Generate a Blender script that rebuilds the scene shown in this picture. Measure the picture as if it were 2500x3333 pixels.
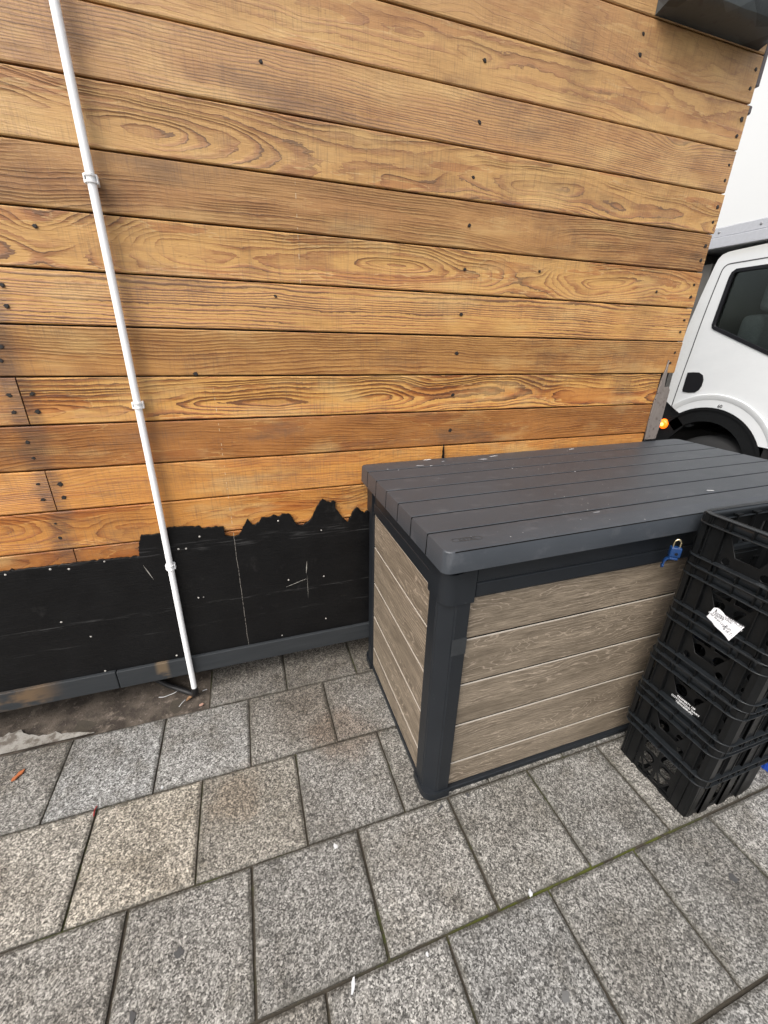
import bpy, bmesh, math, random
from mathutils import Vector, Matrix, noise
random.seed(7)
SC = bpy.context.scene
for o in list(bpy.data.objects): bpy.data.objects.remove(o)

# ------------------------------------------------------------ camera, world, light
cam = bpy.data.cameras.new('camera'); cam.sensor_fit = 'HORIZONTAL'; cam.sensor_width = 36
cam.lens = 1324.404/2500*36; cam.clip_start = 0.02; cam.clip_end = 500
co = bpy.data.objects.new('camera', cam); SC.collection.objects.link(co)
r_ = Vector((0.948611, -0.315795, 0.020263)); u_ = Vector((0.105359, 0.375568, 0.920787)); f_ = Vector((0.298389, 0.871334, -0.389540))
m = Matrix(((r_.x, u_.x, -f_.x, 0), (r_.y, u_.y, -f_.y, -1.45), (r_.z, u_.z, -f_.z, 1.363), (0, 0, 0, 1)))
co.matrix_world = m; SC.camera = co

SUN_EL, SUN_ROT = math.radians(50), math.radians(232)
w = bpy.data.worlds.new('World'); SC.world = w; w.use_nodes = True
nt = w.node_tree; sky = nt.nodes.new('ShaderNodeTexSky'); sky.sky_type = 'NISHITA'; sky.sun_disc = False
sky.sun_elevation = SUN_EL; sky.sun_rotation = SUN_ROT; sky.dust_density = 6.0; sky.air_density = 1.0; sky.ozone_density = 0.6
hs = nt.nodes.new('ShaderNodeHueSaturation'); hs.inputs['Saturation'].default_value = 0.38
nt.links.new(sky.outputs[0], hs.inputs['Color'])
bg = nt.nodes['Background']; nt.links.new(hs.outputs[0], bg.inputs[0]); bg.inputs[1].default_value = 0.15
sl = bpy.data.lights.new('sun', 'SUN'); sl.energy = 0.5; sl.angle = math.radians(80); sl.color = (1, 0.96, 0.90)
so = bpy.data.objects.new('sun', sl); SC.collection.objects.link(so)
# NISHITA rotation is clockwise from +Y
az = SUN_ROT
sd = Vector((math.sin(az)*math.cos(SUN_EL), math.cos(az)*math.cos(SUN_EL), math.sin(SUN_EL)))
so.rotation_euler = (-sd).to_track_quat('-Z', 'Y').to_euler(); so.location = (0, -3, 6)
SC.view_settings.view_transform = 'Standard'; SC.view_settings.look = 'None'
SC.view_settings.exposure = 0.80; SC.view_settings.gamma = 1.0
SC.render.resolution_x = 768; SC.render.resolution_y = 1024

# ------------------------------------------------------------ helpers
def link(o): SC.collection.objects.link(o); return o
def tag(o, label=None, cat=None, group=None, kind=None):
    if label: o['label'] = label
    if cat: o['category'] = cat
    if group: o['group'] = group
    if kind: o['kind'] = kind
    return o
def empty(name, loc, label, cat, group=None):
    o = link(bpy.data.objects.new(name, None)); o.location = loc; o.empty_display_size = .05
    return tag(o, label, cat, group)
def fin(name, bm, mat, parent=None, smooth=None, origin=None):
    """bmesh in WORLD coordinates -> object; parent keeps world place."""
    me = bpy.data.meshes.new(name)
    bmesh.ops.recalc_face_normals(bm, faces=bm.faces[:])
    if origin is None:
        base = Vector(parent.location) if parent and not parent.parent else Vector((0, 0, 0))
        if parent and parent.parent: base = parent.matrix_basis.translation + parent.parent.matrix_basis.translation
    else: base = Vector(origin)
    bmesh.ops.translate(bm, verts=bm.verts[:], vec=-base)
    bm.to_mesh(me); bm.free()
    o = link(bpy.data.objects.new(name, me))
    mats = mat if isinstance(mat, (list, tuple)) else [mat]
    for q in mats: me.materials.append(q)
    if smooth is not None:
        for p in me.polygons: p.use_smooth = True
        try: me.set_sharp_from_angle(angle=math.radians(smooth))
        except Exception: pass
    if parent:
        o.parent = parent
    elif origin is not None: o.location = origin
    return o
def box(bm, x0, x1, y0, y1, z0, z1, bev=0, seg=1, mi=0):
    r = bmesh.ops.create_cube(bm, size=1)
    vs = r['verts']
    for v in vs:
        v.co = Vector((x0 + (v.co.x+.5)*(x1-x0), y0 + (v.co.y+.5)*(y1-y0), z0 + (v.co.z+.5)*(z1-z0)))
    fs = list({f for v in vs for f in v.link_faces})
    for f in fs: f.material_index = mi
    if bev > 0:
        es = list({e for v in vs for e in v.link_edges})
        rr = bmesh.ops.bevel(bm, geom=es, offset=bev, segments=seg, affect='EDGES', profile=.5)
        for f in rr['faces']: f.material_index = mi
        vs = list({v for f in rr['faces'] for v in f.verts})
    return vs
def prism(bm, pts, d, mi=0):
    """pts: list of 3D points of a planar polygon, extruded by vector d"""
    a = [bm.verts.new(p) for p in pts]; b = [bm.verts.new(Vector(p)+Vector(d)) for p in pts]
    n = len(pts); fs = [bm.faces.new(a), bm.faces.new(b[::-1])]
    for i in range(n): fs.append(bm.faces.new((a[i], b[i], b[(i+1) % n], a[(i+1) % n])))
    for f in fs: f.material_index = mi
    bmesh.ops.triangulate(bm, faces=fs[:2]) if n > 4 else None
    return a+b
def tube(bm, pts, r, n=12, cap=True, mi=0):
    pts = [Vector(p) for p in pts]; rings = []
    rs = r if isinstance(r, (list, tuple)) else [r]*len(pts)
    up = None
    for i, p in enumerate(pts):
        t = (pts[min(i+1, len(pts)-1)]-pts[max(i-1, 0)]).normalized()
        if up is None: up = t.orthogonal().normalized()
        a = (up - t*up.dot(t)).normalized(); up = a; b = t.cross(a)
        rings.append([bm.verts.new(p+(a*math.cos(2*math.pi*k/n)+b*math.sin(2*math.pi*k/n))*rs[i]) for k in range(n)])
    for i in range(len(rings)-1):
        for k in range(n):
            f = bm.faces.new((rings[i][k], rings[i][(k+1) % n], rings[i+1][(k+1) % n], rings[i+1][k])); f.material_index = mi
    if cap:
        bm.faces.new(rings[0][::-1]).material_index = mi; bm.faces.new(rings[-1]).material_index = mi
def curve_mesh(cu):
    o = bpy.data.objects.new('tmp', cu); SC.collection.objects.link(o)
    bpy.context.view_layer.update()
    dg = bpy.context.evaluated_depsgraph_get()
    me = bpy.data.meshes.new_from_object(o.evaluated_get(dg))
    bpy.data.objects.remove(o); bpy.data.curves.remove(cu)
    return me
def plate(bm, outer, holes, thick, M, mi=0):
    """flat plate with holes: 2D polygons in (u,v), thickness along w; M maps (u,v,w)->world"""
    cu = bpy.data.curves.new('c', 'CURVE'); cu.dimensions = '2D'; cu.fill_mode = 'BOTH'; cu.extrude = thick/2
    for poly in [outer]+list(holes):
        s = cu.splines.new('POLY'); s.points.add(len(poly)-1)
        for p, q in zip(s.points, poly): p.co = (q[0], q[1], 0, 1)
        s.use_cyclic_u = True
    me = curve_mesh(cu)
    t = bmesh.new(); t.from_mesh(me); bmesh.ops.remove_doubles(t, verts=t.verts[:], dist=1e-5)
    for v in t.verts: v.co = M @ v.co
    for f in t.faces: f.material_index = mi
    t.to_mesh(me); t.free(); bm.from_mesh(me); bpy.data.meshes.remove(me)
def text_mesh(bm, s, size, M, extr=.0004, align='CENTER', mi=0, spacing=1.0):
    cu = bpy.data.curves.new('t', 'FONT'); cu.body = s; cu.size = size; cu.align_x = align; cu.extrude = extr
    cu.space_character = spacing; cu.offset = size*0.012
    me = curve_mesh(cu); t = bmesh.new(); t.from_mesh(me)
    for v in t.verts: v.co = M @ v.co
    for f in t.faces: f.material_index = mi
    t.to_mesh(me); t.free(); bm.from_mesh(me); bpy.data.meshes.remove(me)
def frame(o, u, v, wv):
    o, u, v, wv = map(Vector, (o, u, v, wv))
    return Matrix(((u.x, v.x, wv.x, o.x), (u.y, v.y, wv.y, o.y), (u.z, v.z, wv.z, o.z), (0, 0, 0, 1)))
def circ(cx, cy, r, n=16, ry=None):
    return [(cx+r*math.cos(2*math.pi*k/n), cy+(ry or r)*math.sin(2*math.pi*k/n)) for k in range(n)]
def rrect(x0, x1, y0, y1, r, n=6):
    out = []
    for cx, cy, a0 in ((x1-r, y1-r, 0), (x0+r, y1-r, 90), (x0+r, y0+r, 180), (x1-r, y0+r, 270)):
        for k in range(n+1):
            a = math.radians(a0+90*k/n); out.append((cx+r*math.cos(a), cy+r*math.sin(a)))
    return out
def bez(pts, n=8):
    """catmull-rom through pts"""
    P = [Vector(p) for p in pts]; out = []
    for i in range(len(P)-1):
        a, b, c, d = P[max(i-1, 0)], P[i], P[i+1], P[min(i+2, len(P)-1)]
        for k in range(n):
            t = k/n
            out.append(.5*((2*b)+(c-a)*t+(2*a-5*b+4*c-d)*t*t+(3*b-a-3*c+d)*t**3))
    out.append(P[-1]); return out

# ------------------------------------------------------------ materials
class Mat:
    def __init__(s, name, rough=.5, base=(.5, .5, .5), **kw):
        s.m = bpy.data.materials.new(name); s.m.use_nodes = True; s.nt = s.m.node_tree
        s.b = s.nt.nodes['Principled BSDF']
        s.b.inputs['Roughness'].default_value = rough; s.b.inputs['Base Color'].default_value = (*base, 1)
        for k, v in kw.items(): s.b.inputs[k.replace('_', ' ')].default_value = v
        s._co = None
    def set(s, sock, val):
        if hasattr(val, 'links'): s.nt.links.new(val, sock)
        else:
            if isinstance(val, (tuple, list)) and len(val) == 3 and sock.type == 'RGBA': val = (*val, 1)
            sock.default_value = val
    def n(s, t, ins=None, **at):
        q = s.nt.nodes.new('ShaderNode'+t)
        for k, v in at.items(): setattr(q, k, v)
        for k, v in (ins or {}).items(): s.set(q.inputs[k], v)
        return q
    def math(s, op, a, b=0.0, c=0.0, clamp=False):
        q = s.nt.nodes.new('ShaderNodeMath'); q.operation = op; q.use_clamp = clamp
        s.set(q.inputs[0], a); s.set(q.inputs[1], b); s.set(q.inputs[2], c); return q.outputs[0]
    def co(s):
        if s._co is None: s._co = s.n('NewGeometry').outputs['Position']
        return s._co
    def mapv(s, v, scale=(1, 1, 1), loc=(0, 0, 0)):
        q = s.n('Mapping', {'Vector': v}); q.inputs['Scale'].default_value = scale; q.inputs['Location'].default_value = loc; return q.outputs[0]
    def noise(s, v, scale, detail=3, rough=.5, dist=0):
        return s.n('TexNoise', {'Vector': v, 'Scale': scale, 'Detail': detail, 'Roughness': rough, 'Distortion': dist}).outputs[0]
    def voro(s, v, scale, out='Distance', feature='F1', rnd=1):
        return s.n('TexVoronoi', {'Vector': v, 'Scale': scale, 'Randomness': rnd}, feature=feature).outputs[out]
    def ramp(s, f, stops, interp='LINEAR'):
        q = s.n('ValToRGB', {'Fac': f}); cr = q.color_ramp; cr.interpolation = interp
        while len(cr.elements) < len(stops): cr.elements.new(.5)
        for e, (p, c) in zip(cr.elements, stops):
            e.position = p; e.color = (*c, 1) if isinstance(c, (tuple, list)) else (c, c, c, 1)
        return q.outputs[0]
    def mix(s, f, a, b, mode='MIX'):
        q = s.n('Mix', data_type='RGBA', blend_type=mode)
        s.set(q.inputs[0], f); s.set(q.inputs[6], a); s.set(q.inputs[7], b); return q.outputs[2]
    def step(s, v, lo, hi):
        q = s.n('MapRange', {'Value': v, 'From Min': lo, 'From Max': hi}, interpolation_type='SMOOTHSTEP'); return q.outputs[0]
    def bump(s, h, strength=.3, dist=.002, prev=None):
        q = s.n('Bump', {'Height': h, 'Strength': strength, 'Distance': dist})
        if prev is not None: s.set(q.inputs['Normal'], prev)
        return q.outputs[0]
    def attr(s, name, out='Vector'):
        return s.n('Attribute', attribute_name=name).outputs[out]
    def xyz(s, v):
        q = s.n('SeparateXYZ', {0: v}); return q.outputs
    def comb(s, x, y, z):
        q = s.n('CombineXYZ', {0: x, 1: y, 2: z}); return q.outputs[0]

def timber_mat():
    s = Mat('varnished_softwood', rough=.5)
    X, Y, Z = s.xyz(s.co())
    A = s.xyz(s.attr('ba'))       # ring centre height, ring depth, rings per metre
    B = s.xyz(s.attr('bb'))       # tone, figure amount, seed
    cz, dep, fr = A; tone, fig, seed = B
    so_ = s.math('MULTIPLY', seed, 13.7)
    # slow wander of the pith along the board makes cathedral figure
    n1 = s.noise(s.comb(s.math('MULTIPLY', X, 1.1), s.math('MULTIPLY', Z, 2.0), so_), 1.0, 3, .5)
    n2 = s.noise(s.comb(s.math('MULTIPLY', X, 1.25), s.math('MULTIPLY', Z, 2.6), s.math('ADD', so_, 5.3)), 1.0, 2.5, .5)
    n3 = s.noise(s.comb(s.math('MULTIPLY', X, 7.0), s.math('MULTIPLY', Z, 34.0), so_), 1.0, 4, .6)
    dz = s.math('ADD', s.math('SUBTRACT', Z, cz), s.math('MULTIPLY', s.math('SUBTRACT', n1, .5), s.math('MULTIPLY', fig, .16)))
    dd = s.math('ADD', dep, s.math('MULTIPLY', s.math('SUBTRACT', n2, .5), s.math('MULTIPLY', fig, .26)))
    r = s.math('SQRT', s.math('ADD', s.math('MULTIPLY', dz, dz), s.math('MULTIPLY', dd, dd)))
    # knots
    for kx, kz, rx, rz, am in ((-.455, 1.611, .10, .035, .035), (1.07, 1.70, .07, .035, .03), (1.66, 1.575, .09, .03, .02), (1.60, 2.03, .12, .03, -.03), (.127, 1.481, .05, .02, .008), (.134, 2.017, .05, .02, .008), (-.70, 1.80, .14, .04, .04), (1.078, 1.606, .04, .02, .012)):
        ex = s.math('MULTIPLY', s.math('SUBTRACT', X, kx), 1/rx); ez = s.math('MULTIPLY', s.math('SUBTRACT', Z, kz), 1/rz)
        q = s.math('ADD', s.math('MULTIPLY', ex, ex), s.math('MULTIPLY', ez, ez))
        g = s.math('DIVIDE', am, s.math('ADD', 1.0, q))
        r = s.math('ADD', r, g)
    jag = s.noise(s.comb(s.math('MULTIPLY', X, 38.0), s.math('MULTIPLY', Z, 95.0), so_), 1.0, 3, .65)
    vary = s.noise(s.comb(s.math('MULTIPLY', r, 34.0), so_, 0.0), 1.0, 2, .5)
    ph = s.math('ADD', s.math('MULTIPLY', r, fr), s.math('MULTIPLY', n3, 1.1))
    ph = s.math('ADD', ph, s.math('MULTIPLY', jag, .50)); ph = s.math('ADD', ph, s.math('MULTIPLY', vary, 3.2))
    saw = s.math('FRACT', ph)
    each = s.n('TexWhiteNoise', {'W': s.math('ADD', s.math('FLOOR', ph), so_)}, noise_dimensions='1D').outputs[0]
    prof = s.ramp(saw, [(0, 0.0), (.38, .03), (.62, .38), (.84, .62), (.93, 1.0), (1.0, 1.0)])
    nv = s.noise(s.comb(s.math('MULTIPLY', X, 2.3), s.math('MULTIPLY', Z, 9), s.math('ADD', so_, 2.0)), 1.0, 3, .6)
    strength = s.math('MULTIPLY', s.math('ADD', .12, s.math('MULTIPLY', s.step(nv, .32, .60), .95)), s.attr('bs', 'Fac'))
    strength = s.math('MULTIPLY', strength, s.math('ADD', .70, s.math('MULTIPLY', each, .85)))
    band = s.math('MULTIPLY', prof, strength, clamp=True)
    # fine fibres
    fib = s.noise(s.comb(s.math('MULTIPLY', X, 14), s.math('MULTIPLY', Z, 700), seed), 1.0, 4, .7)
    saw_marks = s.noise(s.comb(s.math('MULTIPLY', X, 260), s.math('MULTIPLY', Z, 12), seed), 1.0, 2, .6)
    light = s.mix(tone, (0.52, 0.305, 0.098), (0.285, 0.132, 0.039))
    rust = s.mix(tone, (0.31, 0.128, 0.036), (0.17, 0.065, 0.018))
    dark = s.mix(tone, (0.105, 0.038, 0.012), (0.062, 0.021, 0.007))
    col = s.mix(s.step(band, .0, .55), light, rust); col = s.mix(s.step(band, .60, .95), col, dark)
    hp = s.noise(s.comb(s.math('MULTIPLY', X, 1.7), s.math('MULTIPLY', Z, 15), s.math('ADD', so_, 11)), 1.0, 4, .55)
    hp = s.math('ADD', hp, s.math('MULTIPLY', s.math('SUBTRACT', n3, .5), .12))
    patch = s.math('MULTIPLY', s.step(s.math('ADD', hp, s.math('MULTIPLY', s.math('SUBTRACT', jag, .5), .03)), .565, .575), s.math('MULTIPLY', fig, .75))
    col = s.mix(patch, col, s.mix(1.0, col, (.72, .46, .30), 'MULTIPLY'))
    rim_ = s.math('MULTIPLY', s.step(s.math('ABSOLUTE', s.math('SUBTRACT', hp, .560)), .007, .002), s.math('MULTIPLY', fig, .7))
    col = s.mix(rim_, col, (0.55, 0.38, 0.19))
    # broad heartwood streaks
    st = s.noise(s.comb(s.math('MULTIPLY', X, 1.6), s.math('MULTIPLY', Z, 26), s.math('ADD', so_, 9)), 1.0, 4, .6)
    col = s.mix(s.math('MULTIPLY', s.step(st, .52, .76), .42), col, (0.24, 0.105, 0.034))
    col = s.mix(s.math('MULTIPLY', s.step(fib, .46, .70), .42), col, (0.14, 0.064, 0.024))
    col = s.mix(s.math('MULTIPLY', s.step(fib, .48, .30), .30), col, (0.56, 0.38, 0.19))
    warmz = s.step(Z, 1.45, .75)  # painted too: more orange low down, where the sky sheen fades
    col = s.mix(s.math('MULTIPLY', warmz, .75), col, s.mix(1.0, col, (1.12, .90, .58), 'MULTIPLY'))
    col = s.mix(1.0, col, (1.18, 1.10, .94), 'MULTIPLY')
    # painted sky sheen, greyer and paler high up; weathering patches, dirty bands near fixings and butts
    grey = s.step(Z, 1.0, 2.35)
    col = s.mix(s.math('MULTIPLY', grey, .42), col, (0.36, 0.25, 0.145))
    bl = s.noise(s.comb(s.math('MULTIPLY', X, 2.4), s.math('MULTIPLY', Z, 7.4), s.math('ADD', so_, 3)), 1.0, 5, .65)
    col = s.mix(s.math('MULTIPLY', s.step(bl, .50, .72), s.math('ADD', .38, s.math('MULTIPLY', tone, .4))), col, (0.135, 0.078, 0.044))
    mo = s.noise(s.comb(s.math('MULTIPLY', X, 5.5), s.math('MULTIPLY', Z, 14), s.math('ADD', so_, 21)), 1.0, 5, .7)
    col = s.mix(s.math('MULTIPLY', s.step(mo, .48, .66), .42), col, s.mix(1.0, col, (.60, .48, .42), 'MULTIPLY'))
    pale = s.noise(s.comb(s.math('MULTIPLY', X, 3.0), s.math('MULTIPLY', Z, 9), s.math('ADD', so_, 7)), 1.0, 4, .6)
    col = s.mix(s.math('MULTIPLY', s.step(pale, .50, .70), .45), col, (0.60, 0.40, 0.165))
    sm = s.math('MULTIPLY', s.step(saw_marks, .48, .70), s.math('MULTIPLY', s.step(bl, .3, .6), .32))
    col = s.mix(sm, col, (0.14, 0.08, 0.05))
    # damp dirty vertical zones; the narrow one beside the conduit paints its shadow
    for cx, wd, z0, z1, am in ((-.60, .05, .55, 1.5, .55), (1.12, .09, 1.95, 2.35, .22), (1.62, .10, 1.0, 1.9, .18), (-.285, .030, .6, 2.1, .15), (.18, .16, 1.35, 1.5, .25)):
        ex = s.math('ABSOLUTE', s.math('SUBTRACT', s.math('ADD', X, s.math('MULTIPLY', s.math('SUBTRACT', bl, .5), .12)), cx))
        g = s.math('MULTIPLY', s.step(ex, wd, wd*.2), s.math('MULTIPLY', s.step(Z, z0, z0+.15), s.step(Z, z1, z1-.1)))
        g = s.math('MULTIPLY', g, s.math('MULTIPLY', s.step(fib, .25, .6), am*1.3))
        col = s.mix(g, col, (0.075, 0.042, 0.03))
    # chipped chalk snap line, with breaks
    wob = s.math('MULTIPLY', s.math('SUBTRACT', s.noise(s.comb(0, 0, s.math('MULTIPLY', Z, 30)), 1, 3), .5), .006)
    cl = s.math('ABSOLUTE', s.math('ADD', s.math('ADD', X, .087), wob))
    brk = s.noise(s.comb(3, 0, s.math('MULTIPLY', Z, 60)), 1, 2)
    g = s.math('MULTIPLY', s.step(cl, .0012, .0004), s.math('MULTIPLY', s.step(brk, .5, .56), s.math('MULTIPLY', s.step(Z, 1.25, 1.15), s.step(Z, .6, .7))))
    cl2 = s.math('ABSOLUTE', s.math('ADD', s.math('SUBTRACT', X, .206), wob))
    g2 = s.math('MULTIPLY', s.step(cl2, .0012, .0004), s.math('MULTIPLY', s.step(brk, .52, .56), s.math('MULTIPLY', s.step(Z, 1.45, 1.5), s.step(Z, 1.8, 1.75))))
    col = s.mix(s.math('ADD', g, g2, clamp=True), col, (.58, .46, .30))
    chip = s.noise(s.comb(s.math('MULTIPLY', X, 90), s.math('MULTIPLY', Z, 40), 1), 1, 3, .7)
    col = s.mix(s.math('MULTIPLY', s.step(chip, .74, .78), .5), col, (.62, .5, .36))
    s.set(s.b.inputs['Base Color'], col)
    s.set(s.b.inputs['Roughness'], s.math('ADD', .42, s.math('MULTIPLY', bl, .25)))
    hgt = s.math('ADD', s.math('MULTIPLY', band, .9), s.math('MULTIPLY', fib, .45))
    s.set(s.b.inputs['Normal'], s.bump(hgt, .95, .0028))
    return s.m

def printed_wood_mat(axis):
    s = Mat('printed_oak_plastic_'+axis, rough=.55)
    P = s.xyz(s.co()); X = P[0] if axis == 'x' else P[1]; Z = P[2]
    row = s.attr('bb'); A = s.xyz(row); cz, seed, tone = A
    so_ = s.math('MULTIPLY', seed, 11.3)
    n1 = s.noise(s.comb(s.math('MULTIPLY', X, 1.8), s.math('MULTIPLY', Z, 3.0), so_), 1.0, 2, .5)
    n2 = s.noise(s.comb(s.math('MULTIPLY', X, 2.6), s.math('MULTIPLY', Z, 7.0), s.math('ADD', so_, 4)), 1.0, 3, .55)
    n3 = s.noise(s.comb(s.math('MULTIPLY', X, 26.0), s.math('MULTIPLY', Z, 120.0), so_), 1.0, 3, .6)
    dz = s.math('ADD', s.math('SUBTRACT', Z, cz), s.math('MULTIPLY', s.math('SUBTRACT', n1, .5), .16))
    dd = s.math('ADD', .02, s.math('MULTIPLY', s.math('SUBTRACT', n2, .5), .30))
    r = s.math('SQRT', s.math('ADD', s.math('MULTIPLY', dz, dz), s.math('MULTIPLY', dd, dd)))
    saw = s.math('FRACT', s.math('ADD', s.math('MULTIPLY', r, 85), s.math('MULTIPLY', n3, 1.0)))
    vein = s.ramp(saw, [(0, 1), (.10, .15), (.2, 0), (.86, 0), (.95, .4), (1, 1)])
    nv = s.noise(s.comb(s.math('MULTIPLY', X, 4), s.math('MULTIPLY', Z, 18), s.math('ADD', so_, 8)), 1, 3)
    vein = s.math('MULTIPLY', vein, s.step(nv, .34, .56))
    fib = s.noise(s.comb(s.math('MULTIPLY', X, 18), s.math('MULTIPLY', Z, 500), seed), 1.0, 4, .7)
    bl = s.noise(s.comb(s.math('MULTIPLY', X, 3), s.math('MULTIPLY', Z, 24), so_), 1.0, 4, .6)
    col = s.mix(s.step(bl, .25, .75), (.150, .120, .086), (.275, .225, .166))
    col = s.mix(s.math('MULTIPLY', s.step(fib, .42, .60), .72), col, (.075, .057, .040))
    col = s.mix(s.math('MULTIPLY', vein, .75), col, (.44, .36, .28))
    col = s.mix(s.math('MULTIPLY', s.step(s.noise(s.co(), 160, 2), .79, .81), .8), col, (.7, .68, .6))
    s.set(s.b.inputs['Base Color'], col)
    s.set(s.b.inputs['Normal'], s.bump(s.math('ADD', vein, fib), .6, .0009))
    return s.m

def slab_mat():
    s = Mat('granite_aggregate_slab', rough=.8)
    P = s.co(); X, Y, Z = s.xyz(P)
    T = s.xyz(s.attr('bb'))       # tone, warm, cool
    c1 = s.n('TexVoronoi', {'Vector': P, 'Scale': 320.0}, feature='F1').outputs['Color']
    g1 = s.xyz(c1)[0]
    c2 = s.xyz(s.n('TexVoronoi', {'Vector': s.mapv(P, loc=(3, 1, 2)), 'Scale': 150.0}, feature='F1').outputs['Color'])[1]
    fine = s.noise(P, 420, 3, .7)
    grain = s.math('ADD', s.math('ADD', s.math('MULTIPLY', g1, .50), s.math('MULTIPLY', c2, .26)), s.math('MULTIPLY', fine, .30))
    col = s.ramp(grain, [(.20, (.035, .033, .030)), (.40, (.135, .132, .124)), (.58, (.285, .281, .268)), (.76, (.52, .512, .49)), (.95, (.82, .81, .78))])
    col = s.mix(1.0, col, s.mix(T[0], (.40, .395, .385), (1.02, 1.01, .99)), 'MULTIPLY')
    col = s.mix(T[1], col, s.mix(1.0, col, (1.10, 1.0, .84), 'MULTIPLY'))
    col = s.mix(T[2], col, s.mix(1.0, col, (.96, 1.02, 1.09), 'MULTIPLY'))
    big = s.noise(P, 3.2, 5, .6); mid = s.noise(P, 11, 4, .65)
    col = s.mix(s.math('MULTIPLY', s.step(big, .44, .66), .52), col, s.mix(1.0, col, (.52, .49, .45), 'MULTIPLY'))
    col = s.mix(s.math('MULTIPLY', s.step(mid, .50, .70), .50), col, s.mix(1.0, col, (.55, .52, .46), 'MULTIPLY'))
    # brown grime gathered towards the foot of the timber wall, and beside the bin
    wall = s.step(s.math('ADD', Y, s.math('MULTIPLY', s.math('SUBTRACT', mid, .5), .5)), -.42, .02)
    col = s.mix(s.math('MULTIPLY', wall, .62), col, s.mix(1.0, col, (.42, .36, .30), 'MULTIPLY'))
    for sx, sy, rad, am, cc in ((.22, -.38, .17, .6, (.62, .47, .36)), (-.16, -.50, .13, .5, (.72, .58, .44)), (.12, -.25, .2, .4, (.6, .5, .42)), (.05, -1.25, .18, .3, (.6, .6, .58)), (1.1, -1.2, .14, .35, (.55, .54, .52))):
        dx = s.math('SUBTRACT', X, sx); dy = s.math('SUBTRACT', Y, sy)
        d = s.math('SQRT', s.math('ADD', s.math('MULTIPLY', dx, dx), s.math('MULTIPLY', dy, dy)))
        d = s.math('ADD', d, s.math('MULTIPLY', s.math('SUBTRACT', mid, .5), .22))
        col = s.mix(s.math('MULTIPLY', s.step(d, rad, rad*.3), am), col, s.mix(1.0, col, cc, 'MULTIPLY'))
    # dark pits and specks
    v = s.voro(P, 26.0); pit = s.step(v, .17, .10)
    pit = s.math('MULTIPLY', pit, s.step(s.noise(P, 5, 2), .5, .62))
    col = s.mix(s.math('MULTIPLY', pit, .6), col, (.05, .045, .04))
    # dirty slab edges from the joint distance stored per vertex
    ed = s.attr('edge', 'Fac')
    edn = s.math('ADD', ed, s.math('MULTIPLY', s.math('SUBTRACT', mid, .5), .5))
    col = s.mix(s.math('MULTIPLY', s.step(edn, .55, 1.0), .55), col, (.055, .05, .038))
    s.set(s.b.inputs['Base Color'], col)
    s.set(s.b.inputs['Roughness'], s.math('ADD', .62, s.math('MULTIPLY', grain, .25)))
    s.set(s.b.inputs['Normal'], s.bump(s.math('ADD', grain, s.math('MULTIPLY', mid, .5)), .55, .0022))
    return s.m

def joint_mat():
    s = Mat('joint_mortar', rough=.95)
    P = s.co(); a = s.noise(P, 60, 4, .7); b = s.noise(P, 4.5, 3, .6)
    col = s.mix(a, (.026, .022, .016), (.075, .062, .045))
    col = s.mix(s.math('MULTIPLY', s.step(b, .52, .62), s.step(a, .35, .6)), col, (.055, .062, .018))
    X, Y, Z = s.xyz(P)
    g = s.math('MULTIPLY', s.step(s.math('ABSOLUTE', s.math('ADD', Y, 1.012)), .02, .01), s.math('MULTIPLY', s.step(X, .25, .45), s.step(X, 1.2, 1.05)))
    col = s.mix(s.math('MULTIPLY', g, s.step(s.noise(P, 18, 3), .38, .52)), col, (.075, .085, .012))
    s.set(s.b.inputs['Base Color'], col); s.set(s.b.inputs['Normal'], s.bump(a, .8, .003)); return s.m

def concrete_mat():
    s = Mat('grimy_concrete', rough=.9)
    P = s.co(); a = s.noise(P, 9, 5, .65); b = s.noise(P, 90, 4, .7); v = s.noise(P, 28, 4, .7)
    col = s.mix(s.step(a, .35, .65), (.032, .024, .018), (.105, .085, .066))
    col = s.mix(s.math('MULTIPLY', s.step(v, .55, .7), .6), col, (.22, .18, .145))
    col = s.mix(s.math('MULTIPLY', s.step(b, .6, .72), .5), col, (.33, .28, .24))
    s.set(s.b.inputs['Base Color'], col); s.set(s.b.inputs['Normal'], s.bump(s.math('ADD', v, b), .8, .004)); return s.m
def cement_mat():
    s = Mat('pale_cement', rough=.9)
    P = s.co(); a = s.noise(P, 14, 5, .65); b = s.noise(P, 120, 4, .7)
    col = s.mix(a, (.16, .15, .13), (.40, .385, .35)); col = s.mix(s.math('MULTIPLY', s.step(b, .5, .7), .5), col, (.14, .12, .1)); c = s.noise(P, 22, 5, .7); col = s.mix(s.math('MULTIPLY', s.step(c, .45, .6), .8), col, (.085, .066, .05))
    s.set(s.b.inputs['Base Color'], col); s.set(s.b.inputs['Normal'], s.bump(b, .7, .003)); return s.m

def plain(name, base, rough=.5, var=.25, scale=20, bumpd=0, bscale=200, scuff=0, scol=(.5, .5, .5), **kw):
    s = Mat(name, rough, base, **kw); P = s.co()
    a = s.noise(P, scale, 4, .65)
    lo = tuple(c*(1-var) for c in base); hi = tuple(min(1, c*(1+var)) for c in base)
    col = s.mix(a, lo, hi)
    if scuff:
        sc = s.noise(s.mapv(P, (1, 1, 1), (4, 2, 1)), 55, 5, .75); rg = s.noise(P, 6, 2)
        col = s.mix(s.math('MULTIPLY', s.step(sc, .66, .72), s.math('MULTIPLY', s.step(rg, .45, .6), scuff)), col, scol)
    s.set(s.b.inputs['Base Color'], col)
    s.set(s.b.inputs['Roughness'], s.math('ADD', rough-.06, s.math('MULTIPLY', a, .14)))
    if bumpd: s.set(s.b.inputs['Normal'], s.bump(s.noise(P, bscale, 3, .6), .5, bumpd))
    return s.m

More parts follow.
